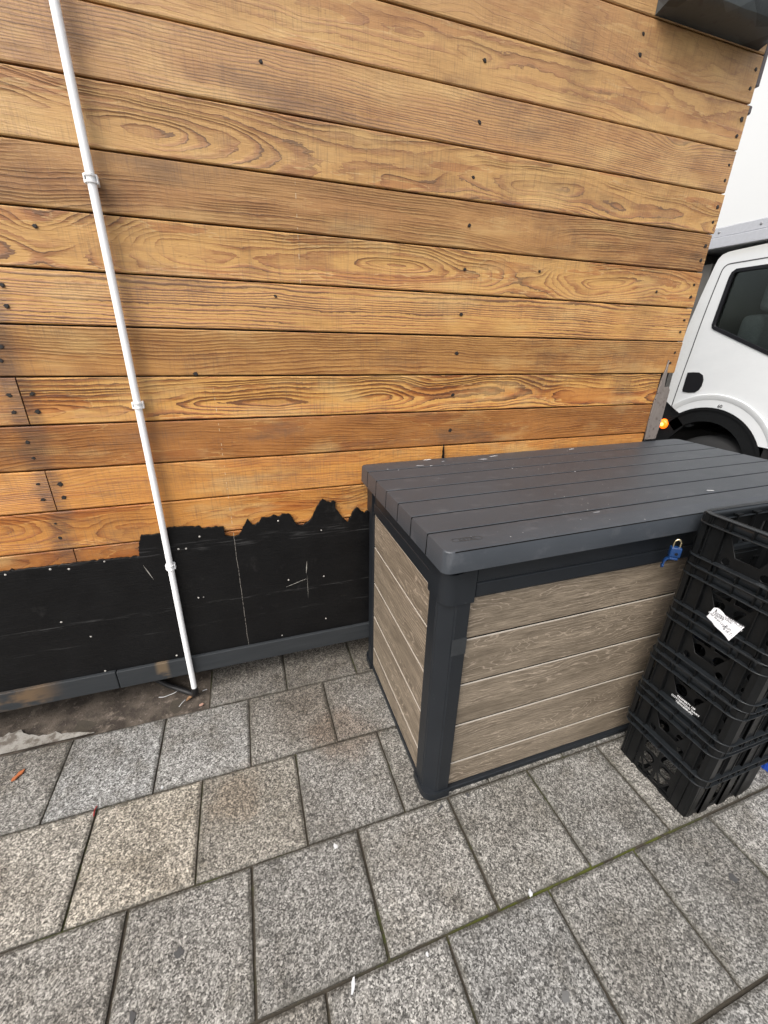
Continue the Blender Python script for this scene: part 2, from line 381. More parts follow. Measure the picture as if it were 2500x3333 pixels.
def black_panel_mat():
    s = Mat('black_bitumen_paint', rough=.42, Specular_IOR_Level=.20)
    P = s.co(); X, Y, Z = s.xyz(P); a = s.noise(P, 8, 4, .6); f = s.noise(P, 140, 3, .7)
    col = s.mix(a, (.003, .003, .0034), (.008, .008, .0085)); sm_ = s.noise(s.mapv(P, (9, 9, 5), (3, 0, 0)), 1, 5, .7); col = s.mix(s.math('MULTIPLY', s.step(sm_, .60, .76), .35), col, (.045, .043, .042))
    sp = s.math('MULTIPLY', s.step(f, .72, .76), s.math('ADD', .25, s.math('MULTIPLY', s.step(Z, .45, .2), .55)))
    col = s.mix(sp, col, (.10, .095, .09))
    ln = s.noise(s.comb(s.math('MULTIPLY', X, 9), 1, s.math('MULTIPLY', Z, 160)), 1, 3, .6)
    zz = s.math('ADD', Z, s.math('MULTIPLY', s.math('SUBTRACT', s.noise(s.comb(s.math('MULTIPLY', X, 3), 0, 0), 1, 2), .5), .012))
    for z0, wd, am in ((.668, .03, .55), (.42, .012, .6), (.33, .008, .25)):
        g = s.step(s.math('ABSOLUTE', s.math('SUBTRACT', zz, z0)), wd, wd*.3)
        col = s.mix(s.math('MULTIPLY', g, s.math('MULTIPLY', s.step(ln, .5, .7), am)), col, (.07, .07, .07))
    wob = s.math('MULTIPLY', s.math('SUBTRACT', s.noise(s.comb(0, 0, s.math('MULTIPLY', Z, 14)), 1, 3), .5), .008)
    cl = s.math('ABSOLUTE', s.math('ADD', s.math('ADD', X, .0865), wob)); brk = s.noise(s.comb(3, 0, s.math('MULTIPLY', Z, 90)), 1, 2)
    g = s.math('MULTIPLY', s.step(cl, .0012, .0003), s.math('ADD', .25, s.math('MULTIPLY', s.step(brk, .42, .5), .75)))
    col = s.mix(s.math('MULTIPLY', g, .7), col, (.30, .28, .25))
    s.set(s.b.inputs['Base Color'], col)
    s.set(s.b.inputs['Roughness'], s.math('ADD', .26, s.math('MULTIPLY', a, .3)))
    s.set(s.b.inputs['Normal'], s.bump(s.math('ADD', s.math('MULTIPLY', ln, .9), s.math('ADD', s.noise(P, 30, 4, .6), s.math('MULTIPLY', s.noise(s.mapv(P, (5, 5, 40)), 1, 4, .7), .5))), .40, .004)); return s.m

def skirting_mat():
    s = Mat('slate_grey_paint', rough=.5, Specular_IOR_Level=.3)
    P = s.co(); X, Y, Z = s.xyz(P); a = s.noise(s.mapv(P, (4, 4, 60)), 1, 5, .65); b = s.noise(s.mapv(P, (5, 5, 12)), 1, 4, .6)
    col = s.mix(a, (.016, .019, .022), (.042, .046, .050))
    g = s.math('MULTIPLY', s.step(X, -.72, -.84), s.step(b, .40, .55)); col = s.mix(s.math('MULTIPLY', g, .75), col, (.17, .11, .06))
    g = s.math('MULTIPLY', s.step(s.math('ABSOLUTE', s.math('ADD', X, .41)), .03, .01), s.step(b, .42, .52)); col = s.mix(s.math('MULTIPLY', g, .6), col, (.2, .14, .08))
    s.set(s.b.inputs['Base Color'], col); s.set(s.b.inputs['Normal'], s.bump(a, .4, .0015)); return s.m

def lid_mat():
    s = Mat('charcoal_resin', rough=.42, Specular_IOR_Level=.6)
    P = s.co(); X, Y, Z = s.xyz(P); a = s.noise(P, 6, 5, .65); f = s.noise(P, 520, 3, .7)
    col = s.mix(a, (.031, .037, .045), (.046, .053, .063))
    sc = s.noise(s.mapv(P, (1.2, 3.0, 1)), 26, 6, .75); rg = s.noise(s.mapv(P, loc=(2.2, 0, 0)), 3.0, 3)
    up = s.step(Z, .925, .93)
    back = s.math('ADD', .35, s.math('MULTIPLY', s.step(Y, -.45, -.15), .65))
    col = s.mix(s.math('MULTIPLY', s.math('MULTIPLY', s.step(sc, .63, .72), s.step(rg, .40, .6)), s.math('MULTIPLY', up, s.math('MULTIPLY', back, .75))), col, (.22, .22, .23))
    bl = s.noise(s.mapv(P, (1, 2.2, 1)), 13, 5, .65); col = s.mix(s.math('MULTIPLY', s.step(bl, .54, .70), .55), col, (.075, .08, .09))
    v = s.voro(P, 42.0); col = s.mix(s.math('MULTIPLY', s.math('MULTIPLY', s.step(v, .075, .05), s.step(rg, .48, .6)), up), col, (.5, .5, .5))
    s.set(s.b.inputs['Base Color'], col)
    s.set(s.b.inputs['Roughness'], s.math('ADD', .36, s.math('MULTIPLY', a, .22)))
    s.set(s.b.inputs['Normal'], s.bump(f, .55, .0009)); return s.m

def patch_mat():
    s = Mat('bare_grey_ply', rough=.8)
    P = s.co(); a = s.noise(s.mapv(P, (60, 60, 8)), 1, 5, .7); b = s.noise(P, 40, 4, .6); v = s.voro(P, 45)
    col = s.mix(a, (.10, .085, .075), (.24, .21, .19)); col = s.mix(s.math('MULTIPLY', s.step(b, .55, .7), .7), col, (.06, .04, .035))
    col = s.mix(s.step(v, .12, .08), col, (.012, .01, .01))
    s.set(s.b.inputs['Base Color'], col); return s.m

def truck_paint():
    s = Mat('white_truck_paint', rough=.32, Coat_Weight=.4, Coat_Roughness=.1)
    P = s.co(); X, Y, Z = s.xyz(P); a = s.noise(s.mapv(P, (1, 1, 2)), 4, 5, .65); b = s.noise(P, 60, 4, .7)
    col = s.mix(a, (.60, .62, .63), (.73, .745, .745))
    col = s.mix(s.math('MULTIPLY', s.step(b, .58, .75), s.math('MULTIPLY', s.step(a, .5, .7), .35)), col, (.42, .41, .37))
    edge = s.step(Y, .70, .86); col = s.mix(s.math('MULTIPLY', edge, s.math('MULTIPLY', b, .5)), col, (.36, .34, .28))
    top = s.step(Z, 1.86, 1.93); col = s.mix(s.math('MULTIPLY', top, s.math('MULTIPLY', a, .8)), col, (.40, .38, .32))
    s.set(s.b.inputs['Base Color'], col); return s.m

def black_grp():
    s = Mat('black_trough_plastic', rough=.45)
    P = s.co(); a = s.voro(s.mapv(P, (7, 9, 9)), 1.0, 'Color'); g = s.xyz(a)[0]; b = s.noise(P, 30, 4, .6)
    col = s.mix(g, (.018, .022, .024), (.085, .10, .106)); col = s.mix(s.math('MULTIPLY', s.step(b, .58, .7), .5), col, (.02, .015, .03))
    s.set(s.b.inputs['Base Color'], col); s.set(s.b.inputs['Normal'], s.bump(s.math('ADD', g, b), .5, .004)); return s.m

M_timber = timber_mat(); M_pwx = printed_wood_mat('x'); M_pwy = printed_wood_mat('y')
M_slab = slab_mat(); M_joint = joint_mat(); M_conc = concrete_mat(); M_cem = cement_mat()
M_bpanel = black_panel_mat(); M_skirt = skirting_mat(); M_lid = lid_mat(); M_patch = patch_mat()
M_truck = truck_paint(); M_trough = black_grp()
M_frame = plain('bin_frame_resin', (.012, .0145, .018), .42, .25, 12, .0004, 500, scuff=.5, scol=(.07, .075, .08), Specular_IOR_Level=.35)
M_groove = plain('groove_shade', (.006, .006, .006), .9, Specular_IOR_Level=.1)  # shade inside the grooves put into the colour, on top of dirt
M_edge = plain('pale_board_edge', (.33, .295, .25), .5, .15, 60)
M_dark = plain('dark_void', (.010, .009, .009), .9)
M_pvc = plain('white_pvc', (.90, .91, .92), .30, .04, 9, scuff=.6, scol=(.35, .35, .34))
M_blackpl = plain('black_pipe', (.012, .012, .013), .4, .3, 40, scuff=.5, scol=(.2, .2, .2))
M_crate = plain('black_crate_plastic', (.006, .0065, .007), .32, .3, 30, .0004, 300, scuff=.5, scol=(.03, .032, .035), Specular_IOR_Level=.25)
M_rim = plain('black_crate_rim', (.014, .0165, .019), .30, .3, 30, .0004, 300, scuff=.9, scol=(.10, .11, .12), Specular_IOR_Level=.5)
M_bluec = plain('blue_crate_plastic', (.012, .06, .36), .35, .2, 20)
M_nail = plain('rusty_dark_screw', (.014, .011, .010), .6)
M_nhalo = plain('rust_bleed', (.035, .020, .012), .7, .5, 120)
M_spec = plain('pale_screw_head', (.42, .40, .37), .4, .4, 200)
M_ink = plain('white_print', (.78, .79, .80), .5, .08, 300)
M_paper = plain('label_paper', (.80, .81, .84), .7, .04, 60, .0006, 60)
M_inkk = plain('label_ink', (.05, .05, .055), .7)
M_blue = plain('blue_padlock_cover', (.005, .032, .115), .4, .35, 90)
M_brass = plain('pale_brass', (.72, .62, .40), .22, .1, 60, Metallic=1.0)
M_leaf = plain('orange_leaf', (.42, .13, .045), .6, .4, 60)
M_leafb = plain('brown_leaf', (.26, .15, .08), .7, .4, 90)
M_white = plain('white_scrap', (.56, .57, .58), .7, .1, 60)
M_gum = plain('dark_gum', (.055, .055, .055), .7, .3, 80)
M_red = plain('red_thread', (.28, .02, .02), .7)
M_alu = plain('brushed_aluminium', (.52, .53, .56), .42, .14, 60, Metallic=.35, scuff=.5, scol=(.38, .38, .40))
M_box = plain('white_box_body', (.70, .715, .715), .35, .02, 3)
M_tyre = plain('tyre_rubber', (.016, .016, .016), .75, .4, 40, .002, 60)
M_liner = plain('black_arch_liner', (.0045, .005, .0055), .65, .4, 18, .002, 60, scuff=.4, scol=(.02, .02, .022), Specular_IOR_Level=.2)
M_rubber = plain('window_rubber', (.007, .007, .009), .35, Specular_IOR_Level=.3)
M_seat = plain('grey_seat_cloth', (.20, .21, .22), .85, .3, 80)
M_trimgrey = plain('cab_trim', (.13, .135, .125), .8, .2, 8)
M_seam = plain('panel_gap', (.06, .06, .062), .8)
M_under = plain('underside', (.13, .125, .115), .8, .3, 12)
M_trim = plain('brown_metal_trim', (.085, .072, .075), .5, .2, 40)
M_steel = plain('steel_rim', (.30, .30, .31), .45, .2, 30, Metallic=.5)

def glass_mat():
    s = Mat('tinted_cab_glass', .03, (.03, .04, .04))
    s.nt.nodes.remove(s.b)
    tr = s.n('BsdfTransparent', {'Color': (.80, .84, .82)}); gl = s.n('BsdfGlossy', {'Roughness': .02, 'Color': (.9, .95, .97)})
    fr = s.n('Fresnel', {'IOR': 1.42}); mx = s.n('MixShader')
    s.nt.links.new(fr.outputs[0], mx.inputs[0]); s.nt.links.new(tr.outputs[0], mx.inputs[1]); s.nt.links.new(gl.outputs[0], mx.inputs[2])
    s.nt.links.new(mx.outputs[0], s.nt.nodes['Material Output'].inputs[0]); return s.m
M_glass = glass_mat()
def amber():
    s = Mat('lit_amber_lens', .25, (.9, .25, .02)); s.b.inputs['Emission Color'].default_value = (1, .13, .004, 1); s.b.inputs['Emission Strength'].default_value = 1.1; return s.m
def amber_core():
    s = Mat('lamp_filament', .25, (1, .6, .2)); s.b.inputs['Emission Color'].default_value = (1, .42, .05, 1); s.b.inputs['Emission Strength'].default_value = 3.5; return s.m
M_amber = amber(); M_core = amber_core()

def set_attr(me, name, vals, kind='FLOAT_VECTOR'):
    a = me.attributes.new(name, kind, 'POINT')
    if kind == 'FLOAT_VECTOR': a.data.foreach_set('vector', [c for v in vals for c in v])
    else: a.data.foreach_set('value', vals)

# ------------------------------------------------------------ ground
gbm = bmesh.new(); box(gbm, -60, 60, -60, 60, -.30, -.009)
tag(fin('ground', gbm, M_joint), 'dark mossy mortar bed showing in the joints between paving slabs', 'ground', kind='structure')

def slab_rows():
    G = .3003; W = .3046; y0 = -.1089
    off = {0: -.7177, 1: -.5676, 2: -.4204, 3: .0350, -1: -.2576}
    for i in range(-2, 14):
        yt = y0 - i*G; yb = yt - G
        ox = off.get(i, (-.4204 if i % 2 == 0 else .0350))
        ox = ox - math.ceil((ox+3.4)/W)*W
        k = 0
        while ox + k*W < 4.8:
            yield i, ox+k*W, ox+(k+1)*W, yb, yt; k += 1
sbm = bmesh.new(); att = []; edg = []
rs = random.Random(3)
for i, xa, xb, ya, yb in slab_rows():
    if i == -2 and xb < 1.9: continue
    if i == -1:
        if xb < -.2: continue
    j = {2: .0040, 1: .0028, 0: .0022, -1: .0025}.get(i, .0034)
    j *= rs.uniform(.8, 1.15)
    gy = .0046 if i >= 2 else .0026
    if i == 1: gyb = .0055
    else: gyb = gy
    cx, cy = (xa+xb)/2, (ya+yb)/2
    hw, hh = (xb-xa)/2-j, (yb-ya)/2-gy*.8
    rot = rs.uniform(-.004, .004); dz = rs.uniform(-.0012, .0012); tx, ty = rs.uniform(-.003, .003), rs.uniform(-.003, .003)
    light = .5+rs.uniform(-.14, .16); warm = rs.random()*.25; cool = rs.random()*.2
    if abs(cx+.87) < .05 and i == 0: light, cool = .6, .2
    if abs(cx+.565) < .05 and i == 0: light, cool, warm = .85, .6, 0
    if abs(cx+.26) < .05 and i == 0: light, cool = .78, .35
    if abs(cx+.415) < .08 and i == 1: light, warm = .85, .7
    if abs(cx+.72) < .08 and i == 1: light, warm = .8, .45
    if abs(cx+.11) < .08 and i == 1: light, warm = .45, .55
    bv = .004
    N = 7
    us = [-1, -1+2*bv/hw] + [-1+2*k/N for k in range(1, N)] + [1-2*bv/hw, 1]
    grid = {}
    for a, u in enumerate(us):
        for b, v in enumerate(us):
            wx = .0016*noise.noise(Vector((xa*9+u*3, ya*7+v*3, 1.0))); wy = .0016*noise.noise(Vector((xa*9+u*3, ya*7+v*3, 5.0)))
            x = u*hw+wx; y = v*hh+wy
            e = max(abs(u), abs(v))
            outer = a in (0, len(us)-1) or b in (0, len(us)-1)
            z = dz + tx*x + ty*y - (.0035 if outer else 0)
            vv = sbm.verts.new((cx + x - y*rot, cy + y + x*rot, z)); grid[a, b] = vv
            att.append((max(0, min(1.2, light)), warm, cool)); edg.append(1.0 if outer else (.72 if (a in (1, len(us)-2) or b in (1, len(us)-2)) else 0.0))
    n = len(us)
    for a in range(n-1):
        for b in range(n-1): sbm.faces.new((grid[a, b], grid[a+1, b], grid[a+1, b+1], grid[a, b+1]))
    ring = [grid[a, 0] for a in range(n)] + [grid[n-1, b] for b in range(1, n)] + [grid[a, n-1] for a in range(n-2, -1, -1)] + [grid[0, b] for b in range(n-2, 0, -1)]
    low = []
    for v in ring:
        q = sbm.verts.new((v.co.x, v.co.y, -.03)); low.append(q); att.append((.3, .3, 0)); edg.append(1.3)
    for k in range(len(ring)): sbm.faces.new((ring[k], low[k], low[(k+1) % len(ring)], ring[(k+1) % len(ring)]))
sbm.verts.index_update()
pav = fin('pavement', sbm, M_slab); tag(pav, 'grey speckled square paving slabs laid in staggered rows', 'pavement', kind='structure')
set_attr(pav.data, 'bb', att); set_attr(pav.data, 'edge', edg, 'FLOAT')

# dirty concrete strip at the foot of the wall
cb = bmesh.new(); nx, ny = 110, 14; g = {}
for a in range(nx+1):
    for b in range(ny+1):
        x = -3.4 + (a/nx)*(3.4-.262); y = -.1085 + (b/ny)*.38
        z = -.004 + .006*noise.noise(Vector((x*9, y*9, 2))) - .002
        g[a, b] = cb.verts.new((x, y, z))
for a in range(nx):
    for b in range(ny): cb.faces.new((g[a, b], g[a+1, b], g[a+1, b+1], g[a, b+1]))
tag(fin('concrete_strip', cb, M_conc, smooth=60), 'grimy brown concrete strip along the foot of the wall', 'concrete', kind='structure')
cb = bmesh.new(); top = []; bot = []
for k in range(160):
    x = -2.6 + k*(2.6-.655)/159; wv = .07*min(1, (-.655-x)/.25)*(1+.6*noise.noise(Vector((x*9, 0, 0)))+.4*noise.noise(Vector((x*40, 0, 3)))) + .004
    top.append((x, -.108+wv, .0045)); bot.append((x, -.108, .0045))
vt = [cb.verts.new(p) for p in top]; vb = [cb.verts.new(p) for p in bot]; vl = [cb.verts.new((p[0], p[1]+.004, -.006)) for p in top]
for k in range(159):
    cb.faces.new((vb[k], vb[k+1], vt[k+1], vt[k])); cb.faces.new((vt[k], vt[k+1], vl[k+1], vl[k]))
tag(fin('cement_edge', cb, M_cem), 'ragged pale cement fillet beside the first slab row', 'cement', kind='structure')

# ------------------------------------------------------------ timber wall
wall = empty('timber_wall', (0, 0, 0), 'timber building wall of varnished orange-brown horizontal boards above a torn black band', 'wall')
ZJ = lambda k: 2.192-.135*k
bw = bmesh.new(); ba = []; bb = []; bs = []
rw = random.Random(11)
spec = {  # k: (ring centre offset, depth, rings/m, tone, figure, strength)
 -4: (.02, .08, 150, .3, .8, .7), -3: (.02, .08, 150, .3, .8, .7), -2: (.05, .10, 130, .35, .6, .4), -1: (.04, .09, 110, .30, .6, .30), 0: (.02, .05, 95, .05, .8, .5),
 1: (.12, .05, 150, .50, .30, 1.1), 2: (-.01, .03, 105, .12, 1.0, .95), 3: (-.18, .12, 150, .66, .35, .6), 4: (.00, .04, 110, .05, .9, .85),
 5: (.10, .04, 125, .14, .25, 1.45), 6: (-.2, .2, 140, .56, .3, .5), 7: (-.01, .03, 100, .0, .8, 1.35), 8: (-.12, .12, 150, .95, .45, .45),
 9: (.12, .12, 150, .35, .4, .35), 10: (-.01, .06, 120, .45, .8, .6), 11: (.03, .08, 140, 1.0, .6, .6), 12: (0, .1, 150, .8, .7, .8)}
for k in range(-4, 13):
    ztop = ZJ(k); zbot = ZJ(k+1)
    # board k lies between joint k (top) and joint k+1 (bottom)
    segs = [(-3.2, 1.892)]
    if k in (7, 9, 11): segs = [(-3.2, -.5975), (-.5945, 1.892)]
    if k == 11: segs = [(-3.2, -.588), (-.585, .62)]
    if k == 12: segs = [(-3.2, 1.892)]
    if k == 10: segs = [(-3.2, 1.80)]
    if k == 9: segs = [(-3.2, -.5975), (-.5945, 1.808)]
    if k == 8: segs = [(-3.2, 1.809)]
    if k == 7: segs = [(-3.2, -.5975), (-.5945, 1.815)]
    for si, (x0, x1) in enumerate(segs):
        yo = rw.uniform(-.0012, .0012)
        if k < 6: x1 += rw.uniform(-.004, .004)
        n0 = len(bw.verts)
        zt = ztop-.0024; zb = zbot+.0024
        nseg = 24
        # front strip with chamfers, slightly uneven edges
        cols = []
        for q in range(nseg+1):
            x = x0+(x1-x0)*q/nseg
            wz = .0007*noise.noise(Vector((x*3, k*5.1, 0))); wy = .0008*noise.noise(Vector((x*1.2, k*3.3, 4)))
            cols.append([bw.verts.new((x, yo+wy+d, z+wz)) for d, z in ((.018, zt), (.0022, zt), (0, zt-.0028), (0, zb+.0028), (.0022, zb), (.018, zb))])
        for q in range(nseg):
            for e in range(5): bw.faces.new((cols[q][e], cols[q+1][e], cols[q+1][e+1], cols[q][e+1]))
        for c in (cols[0], cols[-1]): bw.faces.new(c)
        sp = spec[k]; tone = sp[3]; seed = k*1.37+si*5.1
        if k == 9 and si == 0: sp = (.1, .05, 200, .2, .3, 1.1); tone = .15
        if k == 7 and si == 0: tone = .8; sp = (.1, .1, 170, .8, .5, .4)
        cz = (ztop+zbot)/2+sp[0]
        for _ in range(len(bw.verts)-n0): ba.append((cz, sp[1], sp[2])); bb.append((tone, sp[4], seed)); bs.append(sp[5])
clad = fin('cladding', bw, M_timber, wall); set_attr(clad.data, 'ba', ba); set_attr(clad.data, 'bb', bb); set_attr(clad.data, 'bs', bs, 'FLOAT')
# solid core behind the boards and the recess under the skirting
cbm = bmesh.new(); box(cbm, -3.2, 1.885, .019, .16, .12, 2.87); box(cbm, -3.2, 1.88, .12, .16, -.02, .12)
fin('wall_core', cbm, M_dark, wall)
# black band with torn top edge
poly = [(-3.2, .658), (-.791, .658), (-.585, .659), (-.399, .655), (-.396, .69), (-.381, .733), (-.32, .729), (-.310, .742), (-.298, .749), (-.25, .747), (-.196, .744), (-.190, .735), (-.183, .731), (-.15, .733), (-.117, .73), (-.1165, .71), (-.116, .693), (-.10, .690), (-.07, .691), (-.06, .703), (-.052, .72), (-.042, .733), (-.032, .751), (-.025, .738), (-.018, .726), (-.008, .724), (.0, .731), (.007, .733), (.012, .742), (.017, .75), (.05, .750), (.06, .757), (.075, .748), (.10, .756), (.122, .75), (.132, .728), (.143, .706), (.165, .700), (.184, .711), (.197, .722), (.208, .742), (.220, .768), (.235, .790), (.246, .80), (.262, .788), (.277, .782), (.283, .790), (.295, .785), (.293, .765), (.298, .751), (.318, .722), (.342, .691), (.352, .712), (.366, .738), (.382, .751), (.395, .738), (.411, .723), (.420, .732), (.430, .733), (.445, .722), (.46, .74), (.722, .75), (.735, .88), (.7405, .983), (.745, .93), (.752, .88), (.76, .75), (1.797, .76), (1.805, .90), (1.810, .946), (1.880, .946), (1.884, .19), (-3.2, .19)]
p2_ = []; rt = random.Random(8)
for k in range(len(poly)):
    a_, c_ = poly[k], poly[(k+1) % len(poly)]; p2_.append(a_); L_ = math.hypot(c_[0]-a_[0], c_[1]-a_[1])
    if a_[1] > .6 and c_[1] > .6 and a_[0] > -1.0 and L_ < .4:
        m_ = max(1, int(L_/.007))
        for q in range(1, m_): p2_.append((a_[0]+(c_[0]-a_[0])*q/m_+rt.uniform(-.0012, .0012), a_[1]+(c_[1]-a_[1])*q/m_+rt.gauss(0, .0016)))
poly = p2_
pb = bmesh.new(); plate(pb, poly, [], .010, frame((0, -.007, 0), (1, 0, 0), (0, 0, 1), (0, -1, 0)))
fin('black_band', pb, M_bpanel, wall)
pb = bmesh.new()
plate(pb, [(1.810, .947), (1.809, 1.035), (1.8085, 1.085), (1.810, 1.131), (1.815, 1.17), (1.818, 1.215), (1.824, 1.245), (1.829, 1.27), (1.832, 1.305), (1.835, 1.27), (1.839, 1.250), (1.841, 1.215), (1.845, 1.19), (1.858, 1.188), (1.872, 1.19), (1.884, 1.175), (1.886, 1.02), (1.880, .947)], [], .008, frame((0, -.005, 0), (1, 0, 0), (0, 0, 1), (0, -1, 0)))
fin('bare_patch', pb, M_patch, wall)['label'] = 'bare grey tapering patch where the boards are missing'
kb = bmesh.new(); box(kb, -3.2, -.566, -.025, .012, .112, .192, .003, 2); box(kb, -.5635, 1.88, -.025, .012, .111, .190, .003, 2)
fin('skirting_board', kb, M_skirt, wall)
# screws in the boards
def screw_mesh():
    b = bmesh.new(); rnd = random.Random(4)
    pts = [(.0066*math.cos(a)*rnd.uniform(.7, 1.35)*1.1, -.0012, .0066*math.sin(a)*rnd.uniform(.5, 1.0)) for a in [2*math.pi*k/14 for k in range(14)]]
    c = b.verts.new((0, -.0012, 0)); vs = [b.verts.new(p) for p in pts]; vo = [b.verts.new((p[0]*1.02, .0005, p[2]*1.02)) for p in pts]
    for k in range(14):
        b.faces.new((c, vs[k], vs[(k+1) % 14])).material_index = 1; b.faces.new((vs[k], vo[k], vo[(k+1) % 14], vs[(k+1) % 14])).material_index = 1
    bmesh.ops.create_cone(b, cap_ends=True, segments=12, radius1=.0048, radius2=.0042, depth=.002, matrix=Matrix.Translation((0, -.0017, 0)) @ Matrix.Rotation(math.pi/2, 4, 'X'))
    return b
scr = fin('screw', screw_mesh(), [M_nail, M_nhalo], wall)
NP = [(1.871, 2.285), (1.869, 2.233), (1.871, 2.147), (1.869, 2.098), (1.871, 2.011), (1.872, 1.963), (1.872, 1.877), (1.87, 1.827), (1.866, 1.745), (1.863, 1.694), (1.864, 1.605), (1.864, 1.559), (1.864, 1.469), (1.859, 1.422), (1.861, 1.337), (1.850, 1.293),
 (1.339, 2.283), (1.342, 2.234), (.779, 2.127), (.779, 1.986), (.774, 1.849), (.774, 1.72), (.771, 1.593), (.772, 1.453), (.767, 1.323), (.765, 1.174), (.766, 1.038),
 (-.561, 1.474), (-.565, 1.425), (-.605, 1.325), (-.615, 1.29), (-.622, 1.199), (-.624, 1.152), (-.568, 1.202), (-.568, 1.152), (-.615, 1.065), (-.613, 1.017), (-.623, .936), (-.623, .885), (-.567, .931), (-.568, .887), (-.611, .802), (-.611, .751),
 (-.133, 1.254), (.127, 1.481), (-.455, 1.611), (.134, 2.017), (1.078, 1.606), (1.664, 1.569)]
for q, (x, z) in enumerate(NP):
    o = scr if q == 0 else link(scr.copy())
    o.parent = wall; sc_ = .75 if x in (.134, .127, 1.078, 1.664) else rw.uniform(.85, 1.25)
    o.location = (x, -.0002, z); o.scale = (sc_, 1, sc_*rw.uniform(.8, 1.2)); o.rotation_euler = (0, rw.uniform(-.6, .6), 0)
pbm = bmesh.new(); bmesh.ops.create_uvsphere(pbm, u_segments=10, v_segments=6, radius=.0036, matrix=Matrix.Translation((0, -.012, 0)) @ Matrix.Diagonal((1, .5, 1, 1)))
ps = fin('pale_screw', pbm, M_spec, wall)
for q, (x, z) in enumerate([(-.78, .648), (-.66, .648), (-.61, .640), (-.505, .652), (-.2, .704), (-.275, .665), (-.25, .663), (.075, .732), (.235, .672), (.237, .462), (-.24, .452), (-.222, .452), (.238, .25), (-.355, .205), (-.60, .197), (.095, .47), (.05, .205), (-.68, .44), (-.61, .36)]):
    o = ps if q == 0 else link(ps.copy()); o.parent = wall; o.location = (x, 0, z)
    s_ = rw.uniform(.6, 1.1); o.scale = (s_, 1, s_)
# pale scratch on the black band
sb_ = bmesh.new()
for x0, z0, x1, z1, w_ in ((.172, .545, .166, .485, .0035), (.17, .48, .168, .37, .001), (-.395, .62, -.372, .555, .003), (.085, .44, .165, .463, .0016)):
    dx, dz = x1-x0, z1-z0; L_ = math.hypot(dx, dz); nx_, nz_ = -dz/L_*w_/2, dx/L_*w_/2; mx_, mz_ = (x0+x1)/2, (z0+z1)/2
    prism(sb_, [(x0, -.0130, z0), (mx_+nx_, -.0130, mz_+nz_), (x1, -.0130, z1), (mx_-nx_, -.0130, mz_-nz_)], (0, .0015, 0))
fin('scratch', sb_, plain('scraped_paint', (.30, .29, .26), .7, .4, 150), wall)
# metal trim pieces on the wall's right edge
tb = bmesh.new(); box(tb, 1.895, 1.914, .0, .05, 2.245, 2.87, .002); box(tb, 1.893, 1.917, .004, .03, 2.168, 2.194, .004)
fin('edge_trim', tb, M_trim, wall)

# ------------------------------------------------------------ black trough on the wall
tr = empty('wall_trough', (1.62, 0, 2.33), 'black scuffed trough fixed to the top right of the timber wall', 'trough')
tb = bmesh.new()
prof = [(0, 2.331), (-.085, 2.331), (-.106, 2.340), (-.116, 2.362), (-.128, 2.56), (-.132, 2.572), (0, 2.572)]
n = 26; cols = []
for q in range(n+1):
    x = 1.3705+(1.857-1.3705)*q/n
    e = min(q, n-q); sh = .5 if e == 0 else (.85 if e == 1 else 1)
    cols.append([tb.verts.new((x, y*(sh if y < 0 else 1) + (.003*noise.noise(Vector((x*20, z*20, y*30))) if y < -.05 else 0) - .001, z + (.004*(1-sh)*6 if z < 2.35 and y < -.05 else 0))) for y, z in prof])
for q in range(n):
    for e in range(len(prof)): tb.faces.new((cols[q][e], cols[q][(e+1) % len(prof)], cols[q+1][(e+1) % len(prof)], cols[q+1][e]))
tb.faces.new(cols[0]); tb.faces.new(cols[-1])
fin('trough_body', tb, M_trough, tr, smooth=35)
tb = bmesh.new(); box(tb, 1.362, 1.865, -.142, .0, 2.574, 2.590, .004, 2); fin('trough_rim', tb, M_trough, tr)

# ------------------------------------------------------------ white conduit
pipe = empty('conduit_pipe', (-.307, -.026, 0), 'slim white plastic conduit running up the timber wall to ground level', 'pipe')
pp = bmesh.new(); tube(pp, bez([(-.300, -.026, 2.85), (-.3005, -.026, 2.3), (-.302, -.026, 1.8), (-.3035, -.026, 1.3), (-.306, -.027, .8), (-.310, -.035, .35), (-.312, -.038, .045)], 4), .0103, 20)
fin('pipe', pp, M_pvc, pipe, smooth=50)
def clip_mesh(x, z, y=-.026):
    b = bmesh.new()
    for dz in (-.008, .006):
        out = [(x+(.0122+.0022*0)*math.cos(a), y+.0122*math.sin(a)) for a in [math.radians(150+q*24) for q in range(11)]]
        o2 = [(x+.0136*math.cos(a), y+.0145*math.sin(a)) for a in [math.radians(390-q*24) for q in range(11)]]
        prism(b, [(p[0], p[1], z+dz) for p in out+o2], (0, 0, .0045))
    box(b, x-.013, x+.013, y+.008, -.001, z-.009, z+.011, .001)
    for sx in (-1, 1): box(b, x+sx*.0142-.0016, x+sx*.0142+.0016, y-.003, y+.012, z-.009, z+.011, .001)
    return b
for x, z, y in ((-.303, 1.716, -.026), (-.304, 1.165, -.026), (-.3075, .606, -.029)): fin('pipe_clip', clip_mesh(x, z, y), M_pvc, pipe)
eb = bmesh.new(); tube(eb, [(-.312, -.038, .052), (-.312, -.038, .030), (-.3135, -.036, .0165), (-.322, -.030, .011), (-.345, -.012, .011), (-.42, .045, .012), (-.50, .12, .012)], [.0115, .0135, .0125, .0115, .0112, .011, .011], 14)
fin('elbow', eb, M_blackpl, pipe, smooth=60)

# ------------------------------------------------------------ storage bin
bn = empty('storage_bin', (1.2, -.37, 0), 'large charcoal and wood-effect storage box with slatted lid against the timber wall', 'storage box')
X0, X1, YF, YB = .418, 2.012, -.702, -.016
def warp(v):
    u = max(0, (v.x-.39)/1.64); v.z += .009*u*min(1, v.z/.9); v.y += .014*u*(1+.6*(v.y+.741)/.72)*min(1, v.z/.9)
